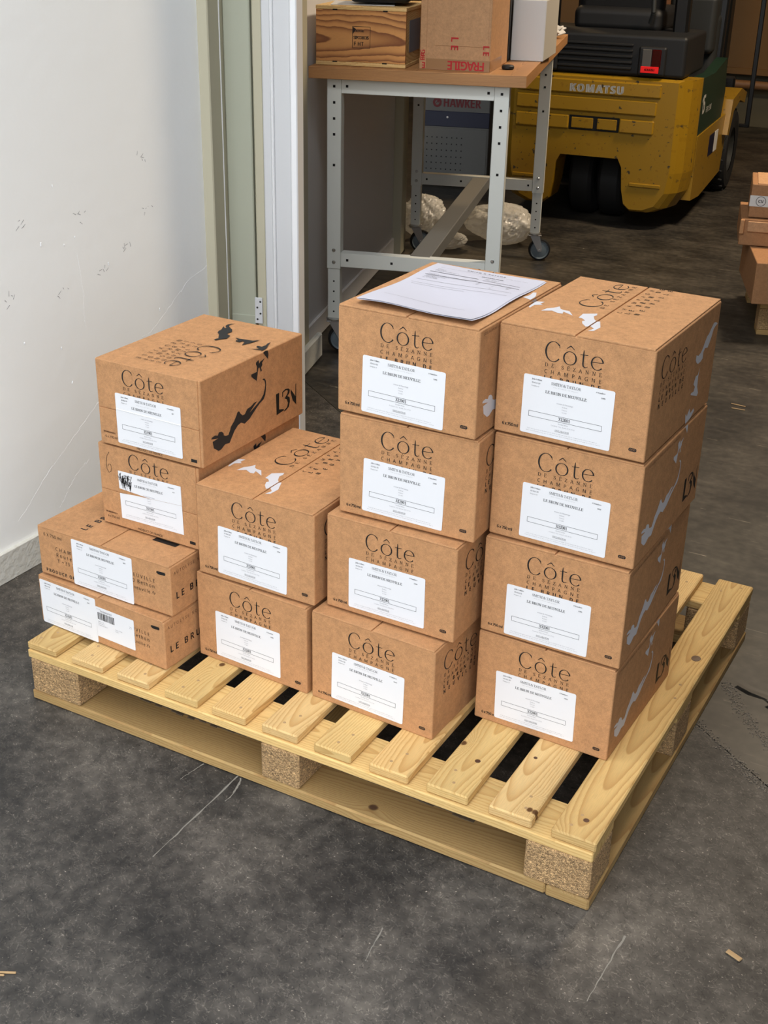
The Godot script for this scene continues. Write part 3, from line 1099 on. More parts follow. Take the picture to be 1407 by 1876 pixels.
func add_label(t: Node, x: float, y_top: float, tilt: float, code: String, date: String, num: String, h := 0.0985, z := 0.0003) -> Node3D:
	var g := Geo.new()
	extrude(g, at(Vector3(0, -h, 0)), rounded(0.153, h, 0.003), 0.0004)
	var l := obj("shipping_label", g, M["label"], t, Vector3(x, y_top, z))
	l.rotation.z = tilt
	l.set_meta("label", "white printed address label")
	var a := add("label_lettering", label_text(code, date, num), M["ink_soft"], l, Vector3(0, -h, 0.0006))
	a.scale.y = h / 0.0985
	add("label_small_print", label_pale(), M["ink_pale"], l, Vector3(0, -h, 0.0006))
	return l


func carton(called_label: String, W: float, H: float, D: float, p: Vector3, turn: float, kind: String, group: String) -> Node3D:
	var t := thing("wine_carton", called_label, "carton", p, turn, group)
	var key := "body" + kind
	if not M.has(key):
		var g := Geo.new()
		rbox(g, at(Vector3(W * 0.5, H * 0.5 - 0.001, -D * 0.5)), Vector3(W, H - (0.0005 if kind == "S" else 0.0035), D), 0.003, 3, 3)
		M[key] = g.mesh()
		if kind == "S":
			g = Geo.new()
			rbox(g, at(Vector3.ZERO), Vector3(W - 0.0085, H * 0.555, 0.0034), 0.0012, 2)
			M["flapS_hi"] = g.mesh()
			g = Geo.new()
			rbox(g, at(Vector3.ZERO), Vector3(W - 0.0085, H * 0.425, 0.0034), 0.0012, 2)
			M["flapS_lo"] = g.mesh()
		else:
			g = Geo.new()
			rbox(g, at(Vector3.ZERO), Vector3(W * 0.5 - 0.0035, 0.0036, D - 0.0002), 0.0010, 2)
			M["flap" + kind] = g.mesh()
	add("carton_body", M[key], M["kraft"], t)
	if kind == "S":
		add("front_flap", M["flapS_hi"], M["kraft"], t, Vector3(W * 0.5 - 0.001, H * 0.715, 0.0002))
		add("front_flap", M["flapS_lo"], M["kraft"], t, Vector3(W * 0.5 - 0.001, H * 0.218, 0.0002))
	else:
		add("top_flap", M["flap" + kind], M["kraft"], t, Vector3(W * 0.25 + 0.0004, H - 0.0018, -D * 0.5 + 0.0006))
		add("top_flap", M["flap" + kind], M["kraft"], t, Vector3(W * 0.75 - 0.0004, H - 0.0018, -D * 0.5 + 0.0006))
	return t


func build_cartons() -> void:
	var PH := 0.1352
	var N := Vector3(0.2578, 0.1852, 0.3253)
	var S := Vector3(0.2438, 0.171, 0.3362)
	var F := Vector3(0.3349, 0.1078, 0.3253)
	var gap := 0.003
	# stack, level from the pallet, x, z, yaw, label x, label top y, label tilt, side print, own label
	var rows := [
		["D", 0, 0.8805, -0.2253, -0.0263, 0.0385, 0.1125, 0.02, "Q", "brown carton at the foot of the four-high stack nearest the pallet's bare right edge"],
		["D", 1, 0.8833, -0.2214, -0.008, 0.0460, 0.1050, 0.0, "Q", "brown carton second from the pallet in the four-high stack with white swimmers down its side"],
		["D", 2, 0.8858, -0.2274, -0.0173, 0.0565, 0.1090, -0.008, "Q", "brown carton second from the top, below the one with lettering and legs on its side"],
		["D", 3, 0.8843, -0.2243, -0.0216, 0.0475, 0.1080, -0.006, "P", "brown carton topping the right-hand stack, lettering and white legs on its side"],
		["C", 0, 0.5914, -0.1285, -0.0428, 0.0455, 0.1125, -0.016, "P", "brown carton at the foot of the four-high stack that carries the delivery papers"],
		["C", 1, 0.6077, -0.1542, -0.0135, 0.0465, 0.1105, 0.004, "P", "brown carton second from the pallet, two below the carton next under the delivery papers' carton"],
		["C", 2, 0.6251, -0.1674, 0.0275, 0.0480, 0.1120, -0.025, "P", "brown carton directly beneath the one that carries the delivery papers"],
		["C", 3, 0.6207, -0.1682, -0.0114, 0.0485, 0.1070, -0.02, "Q", "brown carton with white delivery papers lying on its lid"],
		["B", 0, 0.324, -0.1411, -0.0537, 0.0440, 0.1128, -0.002, "P", "lower brown carton of the two-high stack between the tall stacks and the flat cartons"],
		["B", 1, 0.3354, -0.1371, -0.0044, 0.0480, 0.1105, -0.03, "P", "upper brown carton of the two-high stack, white figures and lettering on its open lid"]]
	rows[5][9] = "brown carton in the papers' stack, resting on that stack's bottom carton"
	rows[9][9] = "upper brown carton of the two-high stack, white figures and lettering on its lid"
	for r in rows:
		var p := Vector3(r[2], PH + int(r[1]) * (N.y + gap), r[3])
		var t := carton(r[9], N.x, N.y, N.z, p, r[4], "N", "six-bottle champagne cartons on the pallet")
		print_lid_and_faces(t, N, r[0] + str(r[1]), r[8])
		add_label(t, r[5], r[6], r[7], "X12001", "15-Oct-25", "1999")
	# two cartons with front flaps and black printing, on two flat cartons
	var y := PH
	for k in 2:
		var p := Vector3([-0.0283, -0.0218][k], y, [-0.0789, -0.0847][k])
		var t := carton(["flat wide carton lying on the pallet, with a barcode label beside its address label", "flat wide carton lying on the one with the barcode label, under the black-printed cartons"][k], F.x, F.y, F.z, p, [-0.0626, -0.0233][k], "F", "flat wide cartons beside the wall")
		flat_carton_print(t, F, k)
		y += F.y + gap
	for k in 2:
		var p := Vector3([0.0838, 0.0977][k], y, [-0.1624, -0.1579][k])
		var t := carton(["carton with a torn scribbled address label and a handwritten six", "topmost carton by the wall, black swimmer printed on its side"][k], S.x, S.y, S.z, p, [-0.02, -0.0073][k], "S", "front-opening cartons on the flat cartons")
		tall_carton_print(t, S, k)
		y += S.y + gap
	delivery_papers(Vector3(0.6207, PH + 4 * N.y + 3 * gap, -0.1682), -0.0114)


func print_lid_and_faces(t: Node, N: Vector3, which: String, side: String) -> void:
	add("front_print", logo(4), M["ink"], t, Vector3(0.0802, 0.1354, 0.0004))
	var g := Geo.new()
	text(g, front_xf(0, 0, 0.0004), "6 x 750 ml", sans_bold, Vector2(0.0145, 0.0145), 0.0052, 0.029, 0.0)
	obj("volume_print", g, M["ink"], t)
	g = Geo.new()
	var mk := rounded(0.0132, 0.0058, 0.0028)
	flat(g, front_xf(0.2305, 0.0165, 0.0004), mk)
	obj("maker_stamp", g, M["ink"], t)
	g = Geo.new()
	for k in 3:
		arc(g, front_xf(0.2305, 0.0165, 0.0006), Vector2(0.0034 + 0.0032 * k, 0.0029), 0.0011, 0.0014, 0, 300, 0.0003, 0.0004)
	obj("maker_stamp", g, M["kraft"], t)
	if side == "P":
		var a := add("side_print", logo(4), M["ink"], t, Vector3(N.x + 0.0004, 0.1255, -0.0335))
		a.basis = Basis(Vector3(0, 0, -1), Vector3.UP, Vector3.RIGHT).scaled_local(Vector3(1.27, 1.10, 1))
		var xf := side_xf(N.x)
		figure("side_figure", t, xf, "ink_white", [212, 109, 213, 117, 224, 113, 237, 115, 246, 121, 253, 129, 263, 137, 270, 138, 281, 145, 293, 152, 306, 150, 316, 145, 304, 143, 296, 140, 289, 129, 281, 120, 273, 114, 258, 117, 251, 111, 252, 101, 242, 98, 228, 98, 218, 103])
		figure("side_figure", t, xf, "ink_white", [244, 89, 240, 74, 242, 54, 252, 40, 247, 36, 209, 49, 210, 52, 224, 51, 228, 58, 218, 65, 221, 71, 225, 77, 237, 77])
		figure("side_figure", t, xf, "ink_white", [214, 24, 221, 13, 238, 17, 242, 11, 225, 3, 204, 1, 199, 1, 194, 18, 197, 20, 202, 13])
	else:
		swimmer(t, side_xf(N.x) * at(Vector3(-0.006, 0.009, 0)), "ink_white")
		figure("side_figure", t, side_xf(N.x), "ink_white", [186, 184, 212, 184, 213, 176, 212, 167, 199, 182])
		g = Geo.new()
		monogram(g, side_xf(N.x))
		obj("monogram", g, M["ink"], t)
		g = Geo.new()
		text(g, side_xf(N.x), "COTE BLANCHE LE BRUN DE NEUVILLE CHAMPAGNE", sans, Vector2(0.012, 0.172), 0.0042, 0.165, 0.0, 24)
		obj("side_strip_print", g, M["ink_brown"], t)
	if which in ["D3", "B1"]:
		var a := add("top_print", logo(1), M["ink"], t, Vector3(0.1015, N.y + 0.0004, -0.152))
		a.basis = Basis(Vector3(0, 0, -1), Vector3(-1, 0, 0), Vector3.UP).scaled_local(Vector3(1.66, 1.16, 1))
		g = Geo.new()
		var bx := Transform3D(Basis(Vector3(0, 0, -1), Vector3(-1, 0, 0), Vector3.UP), Vector3(0, N.y + 0.0004, 0))
		text(g, bx, "CHAMPAGNE", sans, Vector2(0.146, -0.1455), 0.0075, 0.182, 0)
		text(g, bx, "LE BRUN DE", sans_bold, Vector2(0.148, -0.1585), 0.0085, 0.176, 0)
		text(g, bx, "NEUVILLE", sans_bold, Vector2(0.150, -0.1735), 0.0085, 0.172, 0)
		obj("top_print", g, M["ink"], t)
		var xf := top_xf(N.y)
		figure("top_figure", t, xf, "ink_white", [3, 132, 16, 137, 14, 123, 20, 119, 9, 111, 9, 92, 5, 97, 3, 116])
		figure("top_figure", t, xf, "ink_white", [31, 87, 34, 105, 42, 114, 47, 126, 54, 114, 60, 111, 71, 110, 85, 90, 71, 98, 64, 102, 67, 91, 59, 90, 46, 97])
		g = Geo.new()
		var dove := poly([97, 85, 95, 109, 114, 123, 117, 114, 115, 105, 122, 90, 130, 81, 134, 84, 146, 55, 144, 32, 136, 27, 140, 43, 131, 52, 125, 46, 114, 59, 109, 71, 112, 76, 103, 85])
		for cut in [[0, 127.6], [130.2, 260]]:
			for q in Geometry2D.intersect_polygons(dove, poly([cut[0], 0, cut[1], 0, cut[1], 300, cut[0], 300])):
				flat(g, xf, q)
		obj("top_figure", g, M["ink_white"], t)
	if which == "C3":
		g = Geo.new()
		flat(g, top_xf(N.y), poly([238, 202, 243, 218, 241, 238, 246, 240, 253, 222, 255, 214, 255, 194]))
		obj("top_figure", g, M["ink_white"], t)


func tall_carton_print(t: Node, S: Vector3, k: int) -> void:
	var z := 0.0024
	var lx := 0.0655 if k == 1 else 0.0775
	var ly := 0.1285 if k == 1 else 0.1315
	var a := add("front_print", logo(2), M["ink"], t, Vector3(lx, ly, z))
	a.scale = Vector3(1.0, 0.97, 1)
	var g := Geo.new()
	text(g, front_xf(0, 0, z), "6 x 750 ml", sans, Vector2(0.014, 0.0145), 0.0048, 0.030, 0.0)
	text(g, front_xf(0, 0, z), "PRODUCT OF FRANCE", sans, Vector2(0.089, 0.0045), 0.0048, 0.062, 0.0)
	obj("volume_print", g, M["ink"], t)
	g = Geo.new()
	cbox(g, at(Vector3(0.2245, 0.012, z)), Vector3(0.0135, 0.0062, 0.0003), 0.0001)
	obj("maker_stamp", g, M["ink"], t)
	g = Geo.new()
	text(g, front_xf(0, 0, z), "FABRIQUE EN FRANCE PAR CARTONS", sans, Vector2(0.01, 0.0245), 0.003, 0.03, 0.0, 16)
	obj("faint_print", g, M["ink_brown"], t)
	var xf := side_xf(S.x)
	swimmer(t, xf, "charcoal")
	figure("side_figure", t, xf, "charcoal", [198, 168, 206, 170, 214, 168, 216, 160, 214, 151, 207, 158])
	g = Geo.new()
	monogram(g, xf)
	obj("monogram", g, M["ink"], t)
	if k == 1:
		var b := add("top_print", logo(4, true), M["ink"], t, Vector3(0.128, S.y + 0.0003, -0.170))
		b.basis = Basis(Vector3(0, 0, 1), Vector3(1, 0, 0), Vector3.UP).scaled_local(Vector3(1.38, 1.45, 1))
		var tx := top_xf(S.y)
		figure("top_figure", t, tx, "charcoal", [123, 206, 126, 216, 113, 236, 102, 246, 98, 256, 98, 264, 88, 285, 98, 276, 99, 280, 90, 289, 88, 300, 97, 314, 93, 298, 99, 289, 116, 276, 124, 264, 122, 253, 127, 245, 136, 242, 141, 223, 133, 214, 129, 203])
		figure("top_figure", t, tx, "charcoal", [151, 238, 162, 236, 179, 239, 191, 240, 201, 252, 195, 224, 189, 206, 184, 222, 176, 228, 175, 219, 166, 219, 162, 223, 165, 228])
		figure("top_figure", t, tx, "charcoal", [215, 196, 230, 206, 218, 213, 217, 219, 227, 219, 228, 232, 225, 240, 225, 252, 233, 231, 238, 221, 241, 210, 241, 196, 238, 202])
		var l := add_label(t, 0.0458, 0.1105, 0.0, "X11901", "28-May-24", "817", 0.1005, z)
		g = Geo.new()
		cbox(g, Transform3D(Basis(Vector3.BACK, -0.01), Vector3(0.076, -0.0335, 0.0003)), Vector3(0.150, 0.0024, 0.0016), 0.0007)
		obj("label_crease", g, M["label"], l)
	else:
		# the label is torn along the seam: two pieces with a wedge of board between them
		g = Geo.new()
		var up := PackedVector2Array([Vector2(0, 0.0), Vector2(0.153, 0.0), Vector2(0.153, -0.0395), Vector2(0.075, -0.0425), Vector2(0.045, -0.0405), Vector2(0.0, -0.0375)])
		extrude(g, at(Vector3.ZERO), up, 0.0004)
		var l := obj("shipping_label", g, M["label"], t, Vector3(0.0493, 0.1215, z))
		l.rotation.z = 0.02
		l.set_meta("label", "torn address label with black scribble")
		g = Geo.new()
		extrude(g, at(Vector3.ZERO), PackedVector2Array([Vector2(0.0, -0.0475), Vector2(0.04, -0.0445), Vector2(0.075, -0.0430), Vector2(0.153, -0.0400), Vector2(0.153, -0.1005), Vector2(0, -0.1005)]), 0.0004)
		obj("label_lower_piece", g, M["label"], l)
		var b := add("label_lettering", label_text("X11901", "28-May-24", "817"), M["ink_soft"], l, Vector3(0, -0.0995, 0.0006))
		b.scale.y = 1.0
		add("label_small_print", label_pale(), M["ink_pale"], l, Vector3(0, -0.0995, 0.0006))
		g = Geo.new()
		rng.seed = 6
		for q in 34:
			var c := Vector2(0.004 + rng.randf() * 0.026, -0.012 - rng.randf() * 0.022)
			ribbon(g, at(Vector3(0, 0, 0.0008)), [c, c + Vector2(rng.randf_range(-0.006, 0.006), rng.randf_range(0.004, 0.012)), c + Vector2(rng.randf_range(-0.004, 0.004), rng.randf_range(-0.01, -0.003))], [0.0016, 0.0012, 0.0006])
		obj("pen_scribble", g, M["ink"], l)
		g = Geo.new()
		ribbon(g, front_xf(0, 0, z), [Vector2(0.030, 0.156), Vector2(0.024, 0.147), Vector2(0.0205, 0.133), Vector2(0.0215, 0.118), Vector2(0.026, 0.112), Vector2(0.031, 0.115), Vector2(0.033, 0.123), Vector2(0.031, 0.130), Vector2(0.027, 0.130), Vector2(0.0235, 0.124)], [0.0009, 0.0009, 0.0009, 0.001, 0.0011, 0.001, 0.0009, 0.0009, 0.0008, 0.0006])
		obj("handwritten_six", g, M["ink"], t)


func flat_carton_print(t: Node, F: Vector3, k: int) -> void:
	var g := Geo.new()
	var xf := front_xf(0, 0, 0.0004)
	text(g, xf, "6 X 750 ml", sans, Vector2(0.016, 0.0885), 0.0068, 0.048, 0)
	text(g, xf, "CHAMPAGNE", sans, Vector2(0.045, 0.0625), 0.0075, 0.092, 0)
	text(g, xf, "LE BRUN DE NEUVILLE", sans, Vector2(0.297, 0.0640), 0.0075, 0.150, 1.0)
	text(g, xf, "Route", sans, Vector2(0.0455, 0.0490), 0.0078, 0.041, 0)
	text(g, xf, "de Chantemerle 51260 Bethon", sans, Vector2(0.296, 0.0510), 0.0078, 0.19, 1.0)
	text(g, xf, "T +33 3 26", sans, Vector2(0.0475, 0.0360), 0.0078, 0.064, 0)
	text(g, xf, "www.lebrundeneuville.fr", sans, Vector2(0.297, 0.0370), 0.0068, 0.13, 1.0)
	text(g, xf, "PRODUCE OF FRANCE", sans_bold, Vector2(0.014, 0.0085), 0.0072, 0.128, 0)
	obj("front_print", g, M["ink"], t)
	g = Geo.new()
	flat(g, front_xf(0.302, 0.0850, 0.0004), PackedVector2Array([Vector2(0.001, 0.0065), Vector2(0, 0.003), Vector2(0.004, 0), Vector2(0.02, 0.001), Vector2(0.022, 0.004), Vector2(0.0205, 0.0075)]))
	obj("maker_stamp", g, M["ink"], t)
	g = Geo.new()
	text(g, side_xf(F.x), "LE BRUN DE NEUVILLE", sans_bold, Vector2(0.013, 0.0330), 0.0140, 0.295, 0)
	obj("side_print", g, M["ink"], t)
	g = Geo.new()
	text(g, side_xf(F.x), "AUTOLYSE NOBLE", sans, Vector2(0.010, 0.0860), 0.0068, 0.11, 0)
	obj("faint_print", g, M["ink_brown"], t)
	if k == 1:
		g = Geo.new()
		var bx := Transform3D(Basis(Vector3(0, 0, -1), Vector3(-1, 0, 0), Vector3.UP), Vector3(0, F.y + 0.0004, 0))
		text(g, bx, "LE BRUN DE NEUVILLE", sans_bold, Vector2(0.030, -0.1000), 0.014, 0.28, 0)
		obj("top_print", g, M["ink"], t)
		g = Geo.new()
		flat(g, bx * at(Vector3(0.0695, -0.292, 0.0001)), PackedVector2Array([Vector2(0, 0), Vector2(0.013, -0.002), Vector2(0.013, 0.056), Vector2(0, 0.057)]))
		obj("black_stripe", g, M["ink"], t)
		add_label(t, 0.0895, 0.1010, -0.01, "X14101", "08-Oct-25", "2089", 0.1)
	else:
		add_label(t, 0.0040, 0.0995, 0.008, "X14101", "08-Oct-25", "2087", 0.099)
		g = Geo.new()
		extrude(g, at(Vector3.ZERO), rounded(0.1005, 0.0675, 0.002), 0.0004)
		var l := obj("barcode_label", g, M["label"], t, Vector3(0.1570, 0.0180, 0.0003))
		l.set_meta("label", "smaller white label with barcode")
		g = Geo.new()
		rng.seed = 14
		var x := 0.005
		while x < 0.047:
			var w := rng.randf_range(0.0005, 0.0022)
			flat(g, at(Vector3(x, 0.040, 0.0006)), PackedVector2Array([Vector2(0, 0), Vector2(w, 0), Vector2(w, 0.016), Vector2(0, 0.016)]))
			x += w + rng.randf_range(0.0005, 0.0016)
		obj("barcode", g, M["ink"], l)
		g = Geo.new()
		var u := at(Vector3(0, 0, 0.0006))
		text(g, u, "24/0004707", sans_bold, Vector2(0.012, 0.058), 0.0040, 0.031, 0, 24)
		text(g, u, "75", sans, Vector2(0.088, 0.046), 0.0042, 0, 0, 24)
		for e in [[0.005, 0.034, "Bethon  20"], [0.005, 0.030, "0048 wine 2"], [0.05, 0.029, "Cases  0.7500"], [0.05, 0.025, "8 litre"], [0.005, 0.026, "LE BRUN DE NEUV"], [0.003, 0.062, "Barcode"]]:
			text(g, u, e[2], sans, Vector2(e[0], e[1]), 0.0020, 0, 0, 16)
		obj("label_lettering", g, M["ink_pale"], l)


# Sheets of paper on the lid: a grid that lifts and curls at the near edge; the print follows the same sheet.
func sheet_y(u: float, v: float, lift: float) -> float:
	var curl := 0.006 * pow(clampf(1.0 - v / 0.35, 0.0, 1.0), 2.0)
	return lift + curl + 0.0022 * sin(u * 7.0 + v * 3.0) * (1.0 - v) * 0.8 + 0.0016 * sin(u * 3.0 + v * 9.0) + 0.0016


func delivery_papers(p: Vector3, turn: float) -> void:
	var t := thing("delivery_papers", "white printed delivery note sheets lying curled on a carton lid", "papers", p + Vector3(0, 0.0008, 0), turn)
	for s in 2:
		var g := Geo.new()
		var nu := 24
		var nv := 32
		var pts := []
		for j in nv + 1:
			for i in nu + 1:
				pts.append(sheet_pt(i / float(nu), j / float(nv), s))
		for j in nv:
			for i in nu:
				var a := j * (nu + 1) + i
				var nn: Vector3 = (pts[a + 1] - pts[a]).cross(pts[a] - pts[a + nu + 1]).normalized()
				if nn.y < 0: nn = -nn
				g.quad(pts[a], pts[a + 1], pts[a + nu + 2], pts[a + nu + 1], nn)
		obj("paper_sheet", g, M["paper"], t)
	# print laid out in millimetres on the upper sheet and wrapped onto it
	var flatg := Geo.new()
	var id := Transform3D.IDENTITY
	text(flatg, id, "SMITH & TAYLOR", serif_bold, Vector2(105, 278), 4.7, 74, 0.5, 24)
	text(flatg, id, "Wine merchants and shippers, bonded warehouse, carriage and storage of fine wines", serif, Vector2(20, 270), 1.8, 168, 0.0, 16)
	text(flatg, id, "DELIVERY NOTE", serif_bold, Vector2(128, 254), 4.2, 42, 0.5, 24)
	for e in [[20, 256, "Deliver to"], [20, 250, "Jobs Cellars"], [20, 244, "Le Brun de Neuville, Bethon"], [120, 244, "Date   15-Oct-25"], [120, 238, "Order  X12001"], [20, 222, "Description"], [100, 222, "Vintage"], [150, 222, "Cases"], [20, 212, "Champagne Le Brun de Neuville Cote Blanche"], [20, 207, "Champagne Cote Brute"], [20, 202, "Autolyse Noble"], [20, 197, "6 x 75 cl in bond"], [120, 212, "NV"], [150, 212, "12"], [120, 207, "NV"], [150, 207, "2"], [120, 202, "NV"], [150, 202, "2"], [150, 190, "16"], [175, 212, "1999"], [175, 207, "817"], [175, 202, "2087"]]:
		text(flatg, id, e[2], serif, Vector2(e[0], e[1]), 2.4, 0, 0, 16)
	for e in [[15, 236, 110, 1.6], [120, 232, 190, 1.2], [15, 217, 195, 1.4], [15, 184, 195, 0.6], [15, 165, 195, 0.5], [20, 156, 120, 0.5], [20, 60, 170, 0.5]]:
		for k in 10:
			ribbon(flatg, id, [Vector2(lerpf(e[0], e[2], k / 10.0), e[1]), Vector2(lerpf(e[0], e[2], (k + 1) / 10.0), e[1])], [e[3], e[3]])
	var g := Geo.new()
	for i in flatg.v.size():
		var q := flatg.v[i]
		g.v.append(sheet_pt(clampf(q.x / 210.0, 0.01, 0.99), q.y / 297.0, 1) + Vector3(0, 0.0004, 0))
		g.n.append(Vector3.UP)
		g.uv.append(Vector2.ZERO)
	obj("sheet_lettering", g, M["ink_soft"], t)


func sheet_pt(u: float, v: float, s: int) -> Vector3:
	var c := [Vector2(0.024, 0.016), Vector2(0.236, 0.008), Vector2(0.233, 0.309), Vector2(0.022, 0.309)]
	var q: Vector2 = c[0].lerp(c[1], u).lerp(c[3].lerp(c[2], u), v) + (Vector2(0.0035, -0.003) if s == 0 else Vector2.ZERO)
	return Vector3(q.x, sheet_y(u, v, 0.0008 * s), -q.y)


# ---------------------------------------------------------------- bench
func build_bench() -> void:
	var H := 0.993
	var W := 0.724
	var D := 1.62
	var tk := 0.038
	var t := thing("workbench", "grey steel workbench on castors with a thick wooden top", "workbench", Vector3(-0.701, 0, -2.177), 0.296)
	var g := Geo.new()
	# laminated top: strips side by side, each a little different
	for k in 6:
		cbox(g, at(Vector3(W * (k + 0.5) / 6.0, H - tk * 0.5, -D * 0.5)), Vector3(W / 6.0 - 0.0003, tk, D), 0.0008, Vector2(0.02 * k, 0.13 * k), Vector2(0.7, 9.0))
	cbox(g, at(Vector3(W * 0.5, H - tk * 0.5, 0.002)), Vector3(W, tk - 0.001, 0.004), 0.001, Vector2(0.1, 0.2), Vector2(0.9, 9.0))
	obj("bench_top", g, M["bench_top"], t)
	var zf := -0.025
	var zb := -1.58
	var top := H - tk
	for e in [[0.056, zf, 1], [0.619, zf, -1], [0.056, zb, 1], [0.619, zb, -1]]:
		var x: float = e[0]
		var z: float = e[1]
		var lw := 0.05
		var sgn: int = e[2]
		g = Geo.new()
		# channel: face plate and two flanges, upper tube over a narrower lower one
		cbox(g, at(Vector3(x + lw * 0.5, (top + 0.312) * 0.5, z - 0.0012)), Vector3(lw, top - 0.312, 0.0024), 0.001)
		for s in [0, 1]:
			cbox(g, at(Vector3(x + 0.0012 + s * (lw - 0.0024), (top + 0.312) * 0.5, z - 0.02)), Vector3(0.0024, top - 0.312, 0.04), 0.001)
		var leg := obj("leg", g, M["steel_grey"], t)
		g = Geo.new()
		cbox(g, at(Vector3(x + lw * 0.5, 0.23, z - 0.0042)), Vector3(lw - 0.006, 0.20, 0.0024), 0.001)
		for s in [0, 1]:
			cbox(g, at(Vector3(x + 0.0045 + s * (lw - 0.009), 0.23, z - 0.022)), Vector3(0.0024, 0.20, 0.036), 0.001)
		obj("leg_extension", g, M["steel_grey"], leg)
		g = Geo.new()
		for k in 5:
			var yy: float = [0.93, 0.878, 0.826, 0.774, 0.672][k]
			cbox(g, at(Vector3(x + lw * 0.5, yy, z + 0.0002)), Vector3(0.0085, 0.0085, 0.0008), 0.0002)
		for k in 4:
			lathe(g, Transform3D(Basis(Vector3.RIGHT, PI / 2), Vector3(x + lw * 0.5, 0.155 + 0.037 * k, z - 0.0028)), [Vector2(0, 0.0004), Vector2(0.0034, 0.0003), Vector2(0.0036, -0.001)], 8)
		fine("punched_hole", g, M["hole"], leg)
		for yy in [0.335, 0.378]:
			g = Geo.new()
			lathe(g, Transform3D(Basis(Vector3.RIGHT, PI / 2), Vector3(x + lw * 0.5, yy, z)), [Vector2(0, 0.004), Vector2(0.004, 0.0036), Vector2(0.0062, 0.0012), Vector2(0.0068, 0)], 12)
			obj("bolt", g, M["zinc"], leg)
		caster(t, Vector3(x + lw * 0.5, 0, z - 0.022), [-1.3, 0.6, -1.25, -1.38][[zf, zb].find(z) * 2 + (1 if sgn < 0 else 0)])
	for z in [zf, zb]:
		g = Geo.new()
		cbox(g, at(Vector3(0.3625, top - 0.0235, z - 0.002)), Vector3(0.513, 0.047, 0.0024), 0.001)
		cbox(g, at(Vector3(0.3625, top - 0.046, z - 0.02)), Vector3(0.513, 0.0024, 0.036), 0.001)
		var r := obj("top_rail", g, M["steel_grey"], t)
		rail_holes(r, top - 0.0235, z, [0.125, 0.6])
		g = Geo.new()
		cbox(g, at(Vector3(0.3625, 0.345, z - 0.002)), Vector3(0.513, 0.05, 0.0024), 0.001)
		cbox(g, at(Vector3(0.3625, 0.369, z - 0.022)), Vector3(0.513, 0.0024, 0.042), 0.001)
		r = obj("lower_rail", g, M["steel_grey"], t)
		rail_holes(r, 0.345, z, [0.13, 0.29, 0.46, 0.6])
	# long stretcher between the end frames
	g = Geo.new()
	cbox(g, at(Vector3(0.385, 0.346, (zf + zb) * 0.5)), Vector3(0.075, 0.05, zf - zb - 0.05), 0.003)
	obj("stretcher", g, mat(Color(0.42, 0.42, 0.41), 0.45), t)
	# ---- things on the bench top
	on_bench(t, H)


func rail_holes(r: Node, y: float, z: float, xs: Array) -> void:
	var g := Geo.new()
	for x in xs:
		cbox(g, at(Vector3(x, y, z - 0.0006)), Vector3(0.0085, 0.0085, 0.0008), 0.0002)
	fine("punched_hole", g, M["hole"], r)


func caster(t: Node, p: Vector3, swivel: float) -> void:
	var b := Transform3D(Basis(Vector3.UP, swivel), p)
	var g := Geo.new()
	lathe(g, b * Transform3D(Basis(Vector3.BACK, PI / 2), Vector3(0.0, 0.051, -0.026)), [Vector2(0.006, 0.016), Vector2(0.036, 0.012), Vector2(0.042, 0.0155), Vector2(0.042, -0.0155), Vector2(0.036, -0.012), Vector2(0.006, -0.016)], 28)
	var w := obj("castor_wheel", g, M["wheel_grey"], t)
	g = Geo.new()
	lathe(g, b * Transform3D(Basis(Vector3.BACK, PI / 2), Vector3(0.0, 0.051, -0.026)), [Vector2(0.042, 0.0150), Vector2(0.049, 0.0135), Vector2(0.051, 0.006), Vector2(0.051, -0.006), Vector2(0.049, -0.0135), Vector2(0.042, -0.0150)], 28)
	obj("tyre", g, M["rubber"], w)
	g = Geo.new()
	for s in [-1, 1]:
		extrude(g, b * Transform3D(Basis(Vector3.UP, PI / 2), Vector3(s * 0.0195 - 0.001, 0, 0)), PackedVector2Array([Vector2(0.018, 0.044), Vector2(0.034, 0.044), Vector2(0.036, 0.06), Vector2(0.022, 0.118), Vector2(-0.022, 0.118), Vector2(-0.02, 0.112)]), 0.002)
	cbox(g, b * at(Vector3(0, 0.119, 0)), Vector3(0.052, 0.004, 0.062), 0.0015)
	lathe(g, b * at(Vector3(0, 0.121, 0)), [Vector2(0.03, 0.0), Vector2(0.03, 0.006), Vector2(0.022, 0.009), Vector2(0, 0.009)], 20)
	tube(g, [b * Vector3(-0.024, 0.051, -0.026), b * Vector3(0.024, 0.051, -0.026)], 0.006, 10)
	obj("castor_fork", g, M["zinc"], t)


func bench_point(x: float, y: float, d: float) -> Vector3:
	return Vector3(-0.701, 0, -2.177) + Basis(Vector3.UP, 0.296) * Vector3(x, y, -d)


